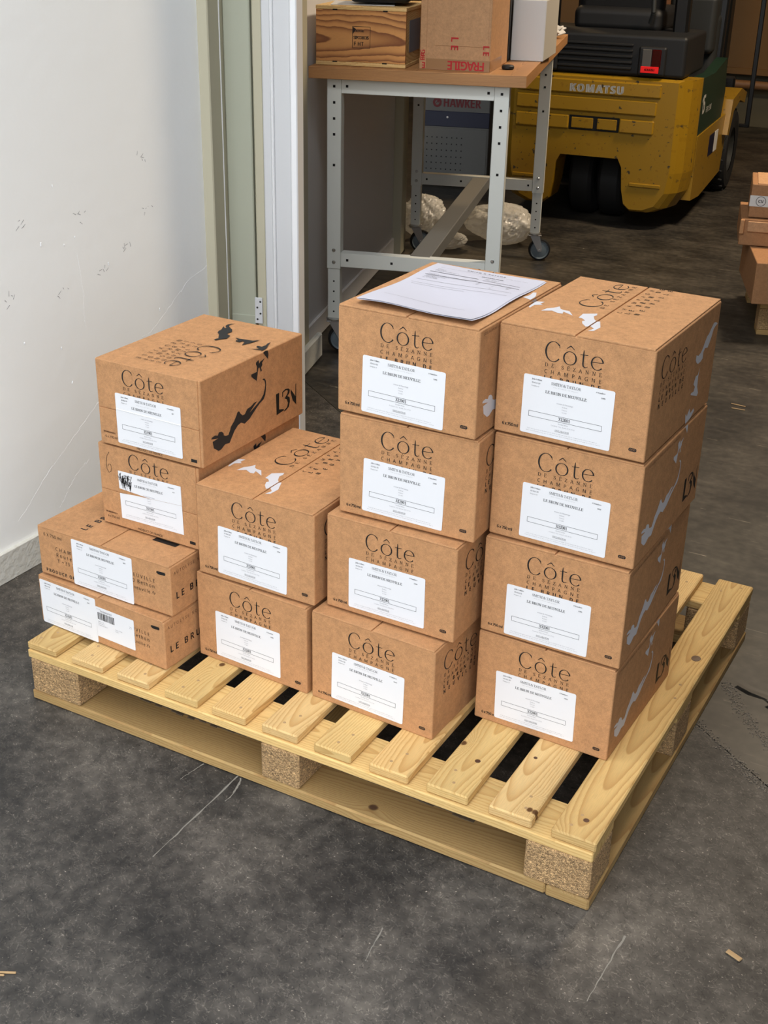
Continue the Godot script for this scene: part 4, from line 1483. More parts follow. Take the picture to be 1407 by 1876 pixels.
func on_bench(_t: Node, H: float) -> void:
	# wine crate
	var t := thing("wine_crate", "varnished pine wine crate with a branded square stamp, on the bench corner", "crate", bench_point(0.012, H + 0.0005, 0.05), 0.296 - 0.03)
	var W := 0.305
	var h := 0.186
	var d := 0.36
	var g := Geo.new()
	cbox(g, at(Vector3(W * 0.5, h * 0.5, -0.006)), Vector3(W, h - 0.026, 0.012), 0.001, Vector2(0.3, 0.0), Vector2(1.6, 3.6))
	obj("end_panel", g, M["crate"], t)
	g = Geo.new()
	cbox(g, at(Vector3(W * 0.5, h * 0.5, -d + 0.006)), Vector3(W, h - 0.026, 0.012), 0.001, Vector2(0.1, 0.1), Vector2(1.6, 3.6))
	obj("end_panel", g, M["crate"], t)
	for x in [0.006, W - 0.006]:
		g = Geo.new()
		cbox(g, at(Vector3(x, h * 0.5, -d * 0.5)), Vector3(0.011, h - 0.026, d - 0.026), 0.001, Vector2(0.2, 0.3), Vector2(1.0, 3.0))
		obj("side_panel", g, M["pine1"], t)
	for yy in [0.0065, h - 0.0065]:
		g = Geo.new()
		cbox(g, at(Vector3(W * 0.5, yy, -d * 0.5)), Vector3(W + 0.002, 0.012, d + 0.001), 0.0012, Vector2(0.1, 0.25), Vector2(1.0, 2.2))
		obj("lid" if yy > 0.1 else "crate_base", g, M["pine1"], t)
	g = Geo.new()
	for x in [0.065, 0.235]:
		for yy in [0.0125, h - 0.0125]:
			cbox(g, at(Vector3(x, yy, 0.0004)), Vector3(0.016, 0.004, 0.001), 0.0003)
	fine("lid_notch", g, M["hole"], t)
	g = Geo.new()
	var st := front_xf(0.125, 0.058, 0.0005)
	for e in [[0, 0, 0.06, 0], [0, 0.066, 0.06, 0.066], [0, 0, 0, 0.066], [0.06, 0, 0.06, 0.066]]:
		ribbon(g, st, [Vector2(e[0], e[1]), Vector2(e[2], e[3])], [0.0014, 0.0014])
	text(g, st, "Bureau", serif_bold, Vector2(0.006, 0.049), 0.008, 0.034, 0, 24)
	text(g, st, "SIPCOBOIS", sans_bold, Vector2(0.003, 0.027), 0.010, 0.054, 0, 24)
	text(g, st, "F HT", sans_bold, Vector2(0.004, 0.007), 0.012, 0.034, 0, 24)
	flat(g, st, PackedVector2Array([Vector2(0.001, 0.065), Vector2(0.001, 0.042), Vector2(0.012, 0.058)]))
	obj("branded_stamp", g, mat(Color(0.10, 0.055, 0.035), 0.8), t)
	g = Geo.new()
	cbox(g, at(Vector3(W + 0.0008, 0.095, -0.13)), Vector3(0.0006, 0.10, 0.16), 0.0002)
	obj("paper_label", g, mat(Color(0.45, 0.47, 0.5), 0.6), t)
	# bag and papers lying on the crate
	g = Geo.new()
	rbox(g, Transform3D(Basis(Vector3.UP, 0.1), Vector3(0.19, 0.0235, -0.17)), Vector3(0.20, 0.04, 0.25), 0.018, 3, 2, 0.0)
	var bag := obj("black_bag", g, M["black_plastic"], self, bench_point(0.012, H + h + 0.006, 0.05))
	bag.rotation.y = 0.266
	tag(bag, "flat black bag lying on the varnished wine crate", "bag")
	g = Geo.new()
	cbox(g, Transform3D(Basis(Vector3.UP, 0.2), Vector3(0.13, 0.0012, -0.13)), Vector3(0.21, 0.002, 0.2), 0.0004)
	var pap := obj("paper_sheet", g, M["white_card"], self, bench_point(0.012, H + h + 0.0006, 0.05))
	pap.rotation.y = 0.266
	tag(pap, "white paper sheet under the black bag on the crate", "paper")
	# carton with FRAGILE tape
	t = thing("taped_carton", "tall plain brown carton with red fragile tape, on the bench", "carton", bench_point(0.36, H + 0.0005, 0.062), 0.296 - 0.06)
	g = Geo.new()
	rbox(g, at(Vector3(0.118, 0.19, -0.155)), Vector3(0.236, 0.38, 0.31), 0.005, 2)
	obj("carton_body", g, M["kraft_pale"], t)
	g = Geo.new()
	cbox(g, at(Vector3(0.0125, 0.19, 0.0006)), Vector3(0.021, 0.376, 0.0035), 0.001)
	cbox(g, at(Vector3(0.138, 0.225, 0.0003)), Vector3(0.18, 0.30, 0.002), 0.0008)
	obj("front_panel", g, M["kraft_pale"], t)
	g = Geo.new()
	cbox(g, at(Vector3(0.118, 0.017, 0.0016)), Vector3(0.2365, 0.034, 0.0006), 0.0002)
	cbox(g, at(Vector3(0.2366, 0.017, -0.1)), Vector3(0.0006, 0.034, 0.2), 0.0002)
	var tape := obj("parcel_tape", g, M["tape"], t)
	tape.set_meta("label", "glossy tape printed in red")
	g = Geo.new()
	var rev := Transform3D(Basis(Vector3.BACK, PI), Vector3(0.221, 0.0295, 0.0022))
	text(g, rev, "FRAGILE", sans_bold, Vector2.ZERO, 0.027, 0.128, 0)
	obj("tape_lettering", g, M["red_ink"], t)
	g = Geo.new()
	text(g, Transform3D(Basis(Vector3.BACK, PI), Vector3(0.0225, 0.022, 0.0027)), "E", sans_bold, Vector2.ZERO, 0.0185, 0, 0)
	text(g, Transform3D(Basis(Vector3.BACK, PI / 2), Vector3(0.019, 0.026, 0.0028)), "FRAG", sans_bold, Vector2.ZERO, 0.015, 0.036, 0)
	obj("tape_lettering", g, M["red_ink"], t)
	g = Geo.new()
	text(g, Transform3D(Basis(Vector3.BACK, -PI / 2), Vector3(0.105, 0.105, 0.0022)), "LE", sans_bold, Vector2.ZERO, 0.024, 0.044, 0)
	obj("tape_lettering", g, M["red_ink"], t)
	g = Geo.new()
	text(g, Transform3D(Basis(Vector3.BACK, -PI / 2), Vector3(0.212, 0.082, 0.0022)), "LE", sans_bold, Vector2.ZERO, 0.02, 0.034, 0)
	obj("tape_lettering", g, M["red_ink"], t)
	# black strip painted as the shade in the gap, white box, tape roll end
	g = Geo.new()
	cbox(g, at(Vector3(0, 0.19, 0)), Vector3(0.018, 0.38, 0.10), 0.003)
	var gap_strip := obj("gap_shade", g, M["black_plastic"], self, bench_point(0.602, H + 0.0005, 0.45))
	gap_strip.rotation.y = 0.296
	tag(gap_strip, "narrow black folder standing in for the dark gap between the taped carton and the white box", "shade_strip")
	t = thing("white_box", "off-white cardboard box standing upright on the bench", "box", bench_point(0.615, H + 0.0005, 0.447), 0.296 - 0.05)
	g = Geo.new()
	rbox(g, at(Vector3(0.058, 0.1, -0.16)), Vector3(0.116, 0.2, 0.32), 0.003, 2)
	obj("box_body", g, M["white_card"], t)
	g = Geo.new()
	cbox(g, at(Vector3(0.058, 0.1005, -0.16)), Vector3(0.1175, 0.2, 0.314), 0.002)
	obj("box_sleeve", g, mat(Color(0.70, 0.68, 0.64), 0.65), t)
	g = Geo.new()
	rbox(g, at(Vector3(0.03, 0.16, -0.14)), Vector3(0.06, 0.32, 0.28), 0.006, 2)
	var cr := obj("beige_carton", g, mat(Color(0.62, 0.57, 0.48), 0.7), self, bench_point(0.66, H + 0.0005, 0.80))
	cr.rotation.y = 0.296
	tag(cr, "beige carton standing behind the white box on the bench", "carton")
	g = Geo.new()
	lathe(g, at(Vector3.ZERO), [Vector2(0.0, 0.0), Vector2(0.018, 0.0), Vector2(0.021, 0.004), Vector2(0.021, 0.010), Vector2(0.017, 0.014), Vector2(0.009, 0.0145), Vector2(0.008, 0.012), Vector2(0.0, 0.012)], 24)
	var pk := obj("rubber_puck", g, M["black_plastic"], self, bench_point(0.642, H + 0.0006, 0.16))
	tag(pk, "small round black rubber puck lying near the bench corner", "puck")
	# cloth and cable tie at the far end
	g = Geo.new()
	rng.seed = 12
	for k in 14:
		var a := rng.randf() * TAU
		var q := Vector3(cos(a) * rng.randf() * 0.05, 0.008 + rng.randf() * 0.012, sin(a) * rng.randf() * 0.07)
		rbox(g, Transform3D(Basis.from_euler(Vector3(rng.randf() * 0.8, rng.randf() * 3, rng.randf() * 0.6)), q), Vector3(0.06, 0.008, 0.05), 0.004, 2)
	var cl := obj("crumpled_cloth", g, M["white_card"], self, bench_point(0.66, H + 0.02, 1.42))
	tag(cl, "crumpled white cloth at the far end of the bench top", "cloth")


# ---------------------------------------------------------------- forklift
func loft(g: Geo, rings: Array) -> void:
	for i in rings.size() - 1:
		var a: Array = rings[i]
		var b: Array = rings[i + 1]
		var n := a.size()
		for k in n:
			var p0: Vector3 = a[k]
			var p1: Vector3 = a[(k + 1) % n]
			var q0: Vector3 = b[k]
			var q1: Vector3 = b[(k + 1) % n]
			var e := p1 - p0
			if e.length() < 1e-6: e = q1 - q0
			var nn := (q0 - p0).cross(e).normalized()
			if nn.length() < 0.5: continue
			g.quad(p0, p1, q1, q0, nn)
			# keep winding as computed: outline is counter-clockwise seen from +z, rings run towards -z
	return


func build_forklift() -> void:
	var t := thing("forklift", "yellow and green electric forklift seen from behind, parked in the dim aisle", "forklift", Vector3(-0.619, 0, -4.715), 0.106)
	# counterweight: the rear outline with its wheel arch, lofted forwards and rounded at the corners
	var ring := func(hw: float, inset: float, z: float) -> Array:
		var lo := 0.095 + inset
		var tp := 0.745 - inset
		var out := []
		for q in [[-hw, tp], [-hw, 0.30], [-hw + 0.015, 0.2], [-hw + 0.06, lo + 0.025], [-hw + 0.12, lo], [-0.23, lo], [-0.20, lo + 0.025], [-0.183, 0.20], [-0.172, 0.31], [-0.150, 0.352], [0.150, 0.352], [0.172, 0.31], [0.183, 0.20], [0.20, lo + 0.025], [0.23, lo], [hw - 0.12, lo], [hw - 0.06, lo + 0.025], [hw - 0.015, 0.2], [hw, 0.30], [hw, tp]]:
			out.append(Vector3(q[0], q[1], z))
		return out
	var rings := [ring.call(0.415, 0.012, 0.0), ring.call(0.44, 0.0, -0.02), ring.call(0.472, 0.0, -0.06), ring.call(0.492, 0.0, -0.13), ring.call(0.50, 0.0, -0.17), ring.call(0.498, 0.0, -0.20)]
	var g := Geo.new()
	for i in rings.size() - 1:
		var a: Array = rings[i]
		var b: Array = rings[i + 1]
		for k in a.size():
			var k2: int = (k + 1) % a.size()
			var nn: Vector3 = (a[k2] - a[k]).cross(b[k] - a[k]).normalized()
			# outward: for a counter-clockwise outline seen from +z
			nn = -nn if nn.dot(Vector3(0, 0, 0)) > 1.0 else nn
			var mid: Vector3 = (a[k] + a[k2]) * 0.5
			var d2: Vector3 = a[k2] - a[k]
			var outw := Vector3(d2.y, -d2.x, 0)
			if nn.dot(outw) < 0.0: nn = -nn
			g.quad(a[k], a[k2], b[k2], b[k], nn)
	var cap := PackedVector2Array()
	for q in rings[0]:
		cap.append(Vector2(q.x, q.y))
	flat(g, Transform3D.IDENTITY, cap)
	var cw := obj("counterweight", g, M["yellow"], t)
	# raised ribs across the back, leaving the towing pocket open
	for e in [[-0.40, 0.335, 0.655, 0.722], [-0.40, 0.32, 0.570, 0.640], [-0.40, -0.118, 0.480, 0.548], [0.142, 0.315, 0.480, 0.548]]:
		g = Geo.new()
		cbox(g, Transform3D(Basis(Vector3.RIGHT, -0.05), Vector3((e[0] + e[1]) * 0.5, (e[2] + e[3]) * 0.5, 0.004)), Vector3(e[1] - e[0], e[3] - e[2], 0.018), 0.006)
		obj("rear_rib", g, M["yellow"], cw)
	g = Geo.new()
	cbox(g, at(Vector3(0.012, 0.514, 0.002)), Vector3(0.258, 0.07, 0.006), 0.002)
	obj("pocket_back", g, M["hole"], cw)
	g = Geo.new()
	cbox(g, at(Vector3(-0.048, 0.514, 0.006)), Vector3(0.112, 0.052, 0.006), 0.004)
	cbox(g, at(Vector3(0.079, 0.514, 0.006)), Vector3(0.100, 0.052, 0.006), 0.004)
	obj("towing_plate", g, M["yellow"], cw)
	g = Geo.new()
	cbox(g, at(Vector3(0.30, 0.232, 0.004)), Vector3(0.16, 0.018, 0.012), 0.003)
	cbox(g, at(Vector3(-0.32, 0.232, 0.004)), Vector3(0.16, 0.018, 0.012), 0.003)
	obj("lifting_slot", g, M["yellow"], cw)
	g = Geo.new()
	text(g, Transform3D(Basis.IDENTITY, Vector3(0, 0, 0.0145)), "KOMATSU", sans_bold, Vector2(-0.128, 0.664), 0.036, 0.277, 0.0, 48, 1.05)
	for k in 2:
		text(g, Transform3D(Basis.IDENTITY, Vector3(0.0025 * (k + 1), 0.0012 * k, 0.0146)), "KOMATSU", sans_bold, Vector2(-0.128, 0.664), 0.036, 0.277, 0.0, 48, 1.05)
	obj("maker_lettering", g, M["logo_white"], cw)
	# hood, grille and lamps
	g = Geo.new()
	rbox(g, at(Vector3(0, 0.845, -0.28)), Vector3(0.86, 0.195, 0.52), 0.02, 3)
	var hood := obj("hood", g, M["black_plastic"], t)
	for k in 5:
		g = Geo.new()
		cbox(g, at(Vector3(-0.04, 0.785 + 0.027 * k, -0.014)), Vector3(0.42, 0.012, 0.018), 0.003)
		obj("grille_slat", g, M["black_plastic"], hood)
	for s in [-1, 1]:
		g = Geo.new()
		rbox(g, at(Vector3(s * 0.27, 0.825, -0.02)), Vector3(0.135, 0.135, 0.05), 0.012, 3)
		var lamp := obj("rear_lamp", g, M["black_plastic"], t)
		g = Geo.new()
		cbox(g, at(Vector3(s * 0.245, 0.838, 0.006)), Vector3(0.045, 0.085, 0.008), 0.003)
		obj("clear_lens", g, M["clear_lens"], lamp)
		g = Geo.new()
		cbox(g, at(Vector3(s * 0.292, 0.838, 0.006)), Vector3(0.045, 0.085, 0.008), 0.003)
		obj("red_lens", g, M["red_lens"], lamp)
		g = Geo.new()
		cbox(g, at(Vector3(s * 0.265, 0.787, 0.0105)), Vector3(0.088, 0.030, 0.003), 0.001)
		var tg := obj("red_sticker", g, M["red_tag"], lamp)
		g = Geo.new()
		text(g, at(Vector3(s * 0.265, 0.782, 0.0125)), "KOMATSU", sans_bold, Vector2(0, 0), 0.010, 0.052, 0.5, 24)
		obj("sticker_lettering", g, M["red_lens"], tg)
	# side panels, sills and fenders
	for s in [-1, 1]:
		g = Geo.new()
		extrude(g, Transform3D(Basis(Vector3(0, 0, -1), Vector3.UP, Vector3.RIGHT), Vector3(s * 0.465 - 0.03, 0, 0)), PackedVector2Array([Vector2(0.205, 0.44), Vector2(0.92, 0.44), Vector2(0.97, 0.60), Vector2(0.90, 0.78), Vector2(0.55, 0.735), Vector2(0.205, 0.74)]), 0.06)
		var sp := obj("side_panel", g, M["green"], t)
		if s > 0:
			g = Geo.new()
			text(g, Transform3D(Basis(Vector3(0, 0, -1), Vector3.UP, Vector3.RIGHT), Vector3(0.4957, 0, 0)), "15", sans_bold, Vector2(0.25, 0.56), 0.09, 0.10, 0.0)
			text(g, Transform3D(Basis(Vector3(0, 0, -1), Vector3.UP, Vector3.RIGHT), Vector3(0.4957, 0, 0)), "FB15M", sans_bold, Vector2(0.39, 0.555), 0.028, 0.16, 0.0)
			obj("side_lettering", g, M["logo_white"], sp)
		g = Geo.new()
		extrude(g, Transform3D(Basis(Vector3(0, 0, -1), Vector3.UP, Vector3.RIGHT), Vector3(s * 0.462 - 0.04, 0, 0)), PackedVector2Array([Vector2(0.205, 0.46), Vector2(0.205, 0.14), Vector2(0.45, 0.12), Vector2(1.08, 0.15), Vector2(1.14, 0.36), Vector2(1.05, 0.47)]), 0.08)
		var sill := obj("side_sill", g, M["yellow"], t)
		if s > 0:
			g = Geo.new()
			cbox(g, at(Vector3(0.503, 0.36, -0.66)), Vector3(0.002, 0.11, 0.15), 0.0006)
			obj("rating_plate", g, M["navy"], sill)
			g = Geo.new()
			cbox(g, at(Vector3(0.503, 0.36, -0.80)), Vector3(0.002, 0.11, 0.10), 0.0006)
			obj("rating_plate", g, M["white_card"], sill)
		g = Geo.new()
		extrude(g, Transform3D(Basis(Vector3(0, 0, -1), Vector3.UP, Vector3.RIGHT), Vector3(s * 0.455 - 0.075, 0, 0)), PackedVector2Array([Vector2(1.02, 0.36), Vector2(1.08, 0.35), Vector2(1.16, 0.475), Vector2(1.36, 0.512), Vector2(1.56, 0.475), Vector2(1.60, 0.53), Vector2(1.38, 0.575), Vector2(1.08, 0.545)]), 0.15)
		obj("fender", g, M["yellow"], t)
		# front wheels
		wheel(t, Vector3(s * 0.435, 0.228, -1.37), 0.228, 0.17, true)
	for s in [-1, 1]:
		wheel(t, Vector3(s * 0.078, 0.205, -0.36), 0.205, 0.125, false)
	g = Geo.new()
	cbox(g, at(Vector3(0, 0.30, -0.36)), Vector3(0.02, 0.2, 0.05), 0.003)
	obj("wheel_fork", g, M["dark_grey"], t)
	# chassis between the axles
	g = Geo.new()
	cbox(g, at(Vector3(0, 0.36, -0.92)), Vector3(0.80, 0.40, 0.70), 0.02)
	for e in [-0.34, 0.34]:
		cbox(g, at(Vector3(e, 0.42, -0.39)), Vector3(0.22, 0.5, 0.4), 0.01)
	obj("chassis", g, M["black_paint"], t)
	# seat, cowl, steering, pedals box
	g = Geo.new()
	rbox(g, at(Vector3(0.01, 0.985, -0.52)), Vector3(0.46, 0.12, 0.44), 0.04, 4)
	var seat := obj("seat", g, M["black_plastic"], t)
	g = Geo.new()
	rbox(g, Transform3D(Basis(Vector3.RIGHT, 0.16), Vector3(0.01, 1.26, -0.36)), Vector3(0.44, 0.52, 0.12), 0.05, 4)
	obj("backrest", g, M["black_plastic"], seat)
	g = Geo.new()
	tube(g, [Vector3(0.19, 0.98, -0.26), Vector3(0.205, 1.03, -0.24), Vector3(0.2, 1.09, -0.245)], 0.012, 8)
	obj("seat_belt_buckle", g, M["dark_grey"], seat)
	g = Geo.new()
	rbox(g, at(Vector3(0.0, 0.78, -1.16)), Vector3(0.80, 0.42, 0.16), 0.04, 3)
	rbox(g, at(Vector3(0.26, 0.93, -1.10)), Vector3(0.26, 0.30, 0.20), 0.03, 3)
	obj("dash_cowl", g, M["dark_grey"], t)
	g = Geo.new()
	cbox(g, at(Vector3(0.0, 0.56, -0.8)), Vector3(0.78, 0.06, 0.70), 0.01)
	obj("foot_floor", g, M["black_paint"], t)
	g = Geo.new()
	for k in 24:
		var a0 := TAU * k / 24.0
		var a1 := TAU * (k + 1) / 24.0
		tube(g, [Vector3(cos(a0) * 0.15 - 0.1, 1.1 + sin(a0) * 0.07, -0.95 + sin(a0) * 0.12), Vector3(cos(a1) * 0.15 - 0.1, 1.1 + sin(a1) * 0.07, -0.95 + sin(a1) * 0.12)], 0.012, 6)
	obj("steering_wheel", g, M["black_plastic"], t)
	g = Geo.new()
	for k in 3:
		tube(g, [Vector3(0.22 + 0.05 * k, 1.0, -1.03), Vector3(0.21 + 0.05 * k, 1.16, -0.98)], 0.008, 6)
	obj("lever", g, M["black_plastic"], t)
	# overhead guard posts and roof
	for s in [-1, 1]:
		g = Geo.new()
		cbox(g, Transform3D(Basis(Vector3.RIGHT, 0.04), Vector3(s * 0.335, 1.42, -0.30)), Vector3(0.075, 1.36, 0.07), 0.012)
		obj("guard_post", g, M["black_paint"], t)
		g = Geo.new()
		cbox(g, Transform3D(Basis(Vector3.RIGHT, -0.08), Vector3(s * 0.40, 1.42, -1.22)), Vector3(0.05, 1.4, 0.06), 0.01)
		obj("guard_post", g, M["black_paint"], t)
		g = Geo.new()
		cbox(g, at(Vector3(s * 0.345, 1.15, -1.63)), Vector3(0.075, 2.1, 0.13), 0.008)
		obj("mast_channel", g, M["black_paint"], t)
		g = Geo.new()
		cbox(g, at(Vector3(s * 0.245, 1.15, -1.66)), Vector3(0.05, 2.05, 0.10), 0.008)
		obj("mast_channel", g, M["black_paint"], t)
		g = Geo.new()
		tube(g, [Vector3(s * 0.14, 0.2, -1.68), Vector3(s * 0.14, 2.1, -1.68)], 0.028, 10)
		obj("lift_cylinder", g, M["dark_grey"], t)
		g = Geo.new()
		extrude(g, Transform3D(Basis(Vector3(0, 0, -1), Vector3.UP, Vector3.RIGHT), Vector3(s * 0.26 - 0.05, 0, 0)), PackedVector2Array([Vector2(1.80, 0.09), Vector2(2.35, 0.075), Vector2(2.35, 0.085), Vector2(1.85, 0.13), Vector2(1.84, 0.55), Vector2(1.80, 0.55)]), 0.1)
		obj("fork", g, M["black_paint"], t)
	g = Geo.new()
	for e in [[-0.40, -0.40, -0.25, -1.3], [0.40, 0.40, -0.25, -1.3]]:
		cbox(g, at(Vector3(e[0], 2.12, -0.77)), Vector3(0.06, 0.06, 1.06), 0.01)
	for k in 6:
		cbox(g, at(Vector3(0, 2.12, -0.3 - 0.19 * k)), Vector3(0.8, 0.035, 0.03), 0.006)
	obj("guard_roof", g, M["black_paint"], t)
	g = Geo.new()
	cbox(g, at(Vector3(0, 2.18, -1.63)), Vector3(0.77, 0.08, 0.1), 0.01)
	cbox(g, at(Vector3(0, 0.55, -1.66)), Vector3(0.60, 0.1, 0.06), 0.01)
	cbox(g, at(Vector3(0, 0.35, -1.76)), Vector3(0.86, 0.09, 0.05), 0.01)
	cbox(g, at(Vector3(0, 0.55, -1.76)), Vector3(0.86, 0.09, 0.05), 0.01)
	obj("fork_carriage", g, M["black_paint"], t)
	g = Geo.new()
	for x in [-0.53, -0.28, 0.28, 0.53]:
		cbox(g, at(Vector3(x, 0.68, -1.80)), Vector3(0.028, 0.76, 0.02), 0.004)
	cbox(g, at(Vector3(0, 1.055, -1.80)), Vector3(1.09, 0.022, 0.02), 0.004)
	cbox(g, at(Vector3(0, 0.31, -1.80)), Vector3(1.09, 0.022, 0.02), 0.004)
	obj("load_backrest", g, M["black_paint"], t)


func wheel(t: Node, p: Vector3, r: float, w: float, tread: bool) -> void:
	var b := Transform3D(Basis(Vector3.BACK, PI / 2), p)
	var g := Geo.new()
	var h := w * 0.5
	lathe(g, b, [Vector2(r * 0.55, h * 0.9), Vector2(r * 0.75, h), Vector2(r * 0.93, h * 0.95), Vector2(r, h * 0.7), Vector2(r, -h * 0.7), Vector2(r * 0.93, -h * 0.95), Vector2(r * 0.75, -h), Vector2(r * 0.55, -h * 0.9)], 40)
	var o := obj("tyre", g, M["rubber"], t)
	g = Geo.new()
	lathe(g, b, [Vector2(0, h * 0.5), Vector2(r * 0.2, h * 0.55), Vector2(r * 0.22, h * 0.3), Vector2(r * 0.45, h * 0.35), Vector2(r * 0.56, h * 0.85), Vector2(r * 0.56, -h * 0.85), Vector2(r * 0.45, -h * 0.35), Vector2(0, -h * 0.5)], 28)
	obj("wheel_rim", g, M["dark_grey"], o)
	if tread:
		g = Geo.new()
		for k in 22:
			var a := TAU * k / 22.0
			for s in [-1, 1]:
				cbox(g, b * Transform3D(Basis(Vector3.UP, a), Vector3.ZERO) * Transform3D(Basis(Vector3.RIGHT, 0.35 * s), Vector3(r + 0.002, s * h * 0.45, 0)), Vector3(0.012, h * 0.75, 0.036), 0.003)
		fine("tread_block", g, M["rubber"], o)


# ---------------------------------------------------------------- background
func build_background() -> void:
	# battery charger behind the bench
	var t := thing("battery_charger", "grey battery charger cabinet with a navy band, standing beyond the bench", "charger", Vector3(-1.84, 0, -5.16), 0.29)
	var g := Geo.new()
	rbox(g, at(Vector3(0.21, 0.31, -0.15)), Vector3(0.42, 0.60, 0.30), 0.008, 2)
	obj("cabinet", g, M["charger"], t)
	g = Geo.new()
	cbox(g, at(Vector3(0.21, 0.385, 0.001)), Vector3(0.418, 0.085, 0.006), 0.002)
	obj("control_band", g, M["navy"], t)
	g = Geo.new()
	lathe(g, Transform3D(Basis(Vector3.RIGHT, PI / 2), Vector3(0.175, 0.395, 0.004)), [Vector2(0, 0.003), Vector2(0.005, 0.002), Vector2(0.006, 0)], 12)
	obj("indicator", g, M["white_card"], t)
	g = Geo.new()
	cbox(g, at(Vector3(0.21, 0.18, 0.0015)), Vector3(0.40, 0.31, 0.004), 0.002)
	obj("vent_panel", g, M["charger"], t)
	g = Geo.new()
	for i in 8:
		for j in 7:
			lathe(g, Transform3D(Basis(Vector3.RIGHT, PI / 2), Vector3(0.06 + i * 0.029, 0.065 + j * 0.036, 0.0036)), [Vector2(0, 0.0006), Vector2(0.0035, 0.0004), Vector2(0.0042, 0)], 6)
	fine("vent_hole", g, M["hole"], t)
	g = Geo.new()
	text(g, front_xf(0, 0, 0.0015), "HAWKER", sans_bold, Vector2(0.145, 0.452), 0.046, 0.22, 0, 48, 0.85)
	text(g, front_xf(0.002, 0, 0.0016), "HAWKER", sans_bold, Vector2(0.145, 0.452), 0.046, 0.22, 0, 48, 0.85)
	obj("maker_lettering", g, M["red_text"], t)
	g = Geo.new()
	arc(g, front_xf(0, 0, 0.0015), Vector2(0.112, 0.474), 0.019, 0.020, 0, 360, 0.013, 0.013)
	flat(g, front_xf(0.024, -0.069, 0.0017), PackedVector2Array([Vector2(0.072, 0.530), Vector2(0.09, 0.552), Vector2(0.082, 0.552), Vector2(0.10, 0.562), Vector2(0.096, 0.54), Vector2(0.092, 0.546)]))
	obj("maker_emblem", g, M["red_text"], t)
	g = Geo.new()
	for x in [0.04, 0.38]:
		for z in [-0.04, -0.26]:
			cbox(g, at(Vector3(x, 0.006, z)), Vector3(0.04, 0.012, 0.04), 0.004)
	obj("foot", g, M["black_plastic"], t)
	# film-wrapped box between charger and forklift
	t = thing("wrapped_load", "tall load wrapped in crumpled clear film between charger and forklift", "wrapped load", Vector3(-1.45, 0, -5.55), 0.25)
	g = Geo.new()
	rbox(g, at(Vector3(0.11, 0.31, -0.10)), Vector3(0.20, 0.62, 0.20), 0.03, 3, 3, 0.008)
	obj("load_body", g, M["wrap"], t)
	g = Geo.new()
	rng.seed = 44
	for k in 30:
		var x := rng.randf_range(0.02, 0.2)
		var y := rng.randf_range(0.05, 0.58)
		tube(g, [Vector3(x, y, 0.008), Vector3(x + rng.randf_range(-0.03, 0.03), y + rng.randf_range(0.03, 0.1), 0.009)], rng.randf_range(0.0015, 0.004), 5)
	fine("film_fold", g, M["film"], t)
	# bags of film on the floor
	film_bag(Vector3(-0.80, 0.0, -4.10), Vector3(0.15, 0.20, 0.12), 71, "large crumpled clear plastic bag on the floor behind the bench leg", 0.0, true)
	film_bag(Vector3(-0.985, 0.0, -3.87), Vector3(0.085, 0.085, 0.07), 72, "small crumpled plastic bag on the floor beneath the bench stretcher", 0.4, false)
	film_bag(Vector3(-1.17, 0.0, -3.98), Vector3(0.11, 0.22, 0.10), 73, "tall plastic bag slumped against the end of the grey wall", 0.2, false)
	# stack of cartons on another pallet, cut by the frame
	var sp := Vector3(0.641, 0, -3.303)
	var st := 0.33
	t = thing("pallet", "second pallet under the small mixed stack in the aisle", "pallet", sp, st)
	for x in [0.05, 0.42, 0.75]:
		for z in [-0.05, -0.5]:
			g = Geo.new()
			cbox(g, at(Vector3.ZERO), Vector3(0.1, 0.085, 0.1), 0.003)
			obj("chip_block", g, M["chip"], t, Vector3(x, 0.063, z))
	for z in [-0.05, -0.5]:
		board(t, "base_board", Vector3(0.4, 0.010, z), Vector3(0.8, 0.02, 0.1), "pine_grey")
		board(t, "bearer_board", Vector3(0.4, 0.1155, z), Vector3(0.8, 0.018, 0.1), "pine2")
	for k in 7:
		board(t, "deck_board", Vector3(0.05 + k * 0.116, 0.133, -0.275), Vector3(0.09, 0.0165, 0.55), "pine2")
	var rows := [[Vector3(0.625, 0.1425, -3.206), Vector3(0.5, 0.16, 0.5), "kraft_dull", "plain brown carton at the foot of the aisle stack"], [Vector3(0.49, 0.3035, -3.44), Vector3(0.5, 0.104, 0.34), "kraft_dull", "shallow brown carton with a tucked lid, middle of the aisle stack"], [Vector3(0.507, 0.4085, -3.47), Vector3(0.42, 0.13, 0.26), "kraft_dull", "small brown carton with white tape, top of the aisle stack"]]
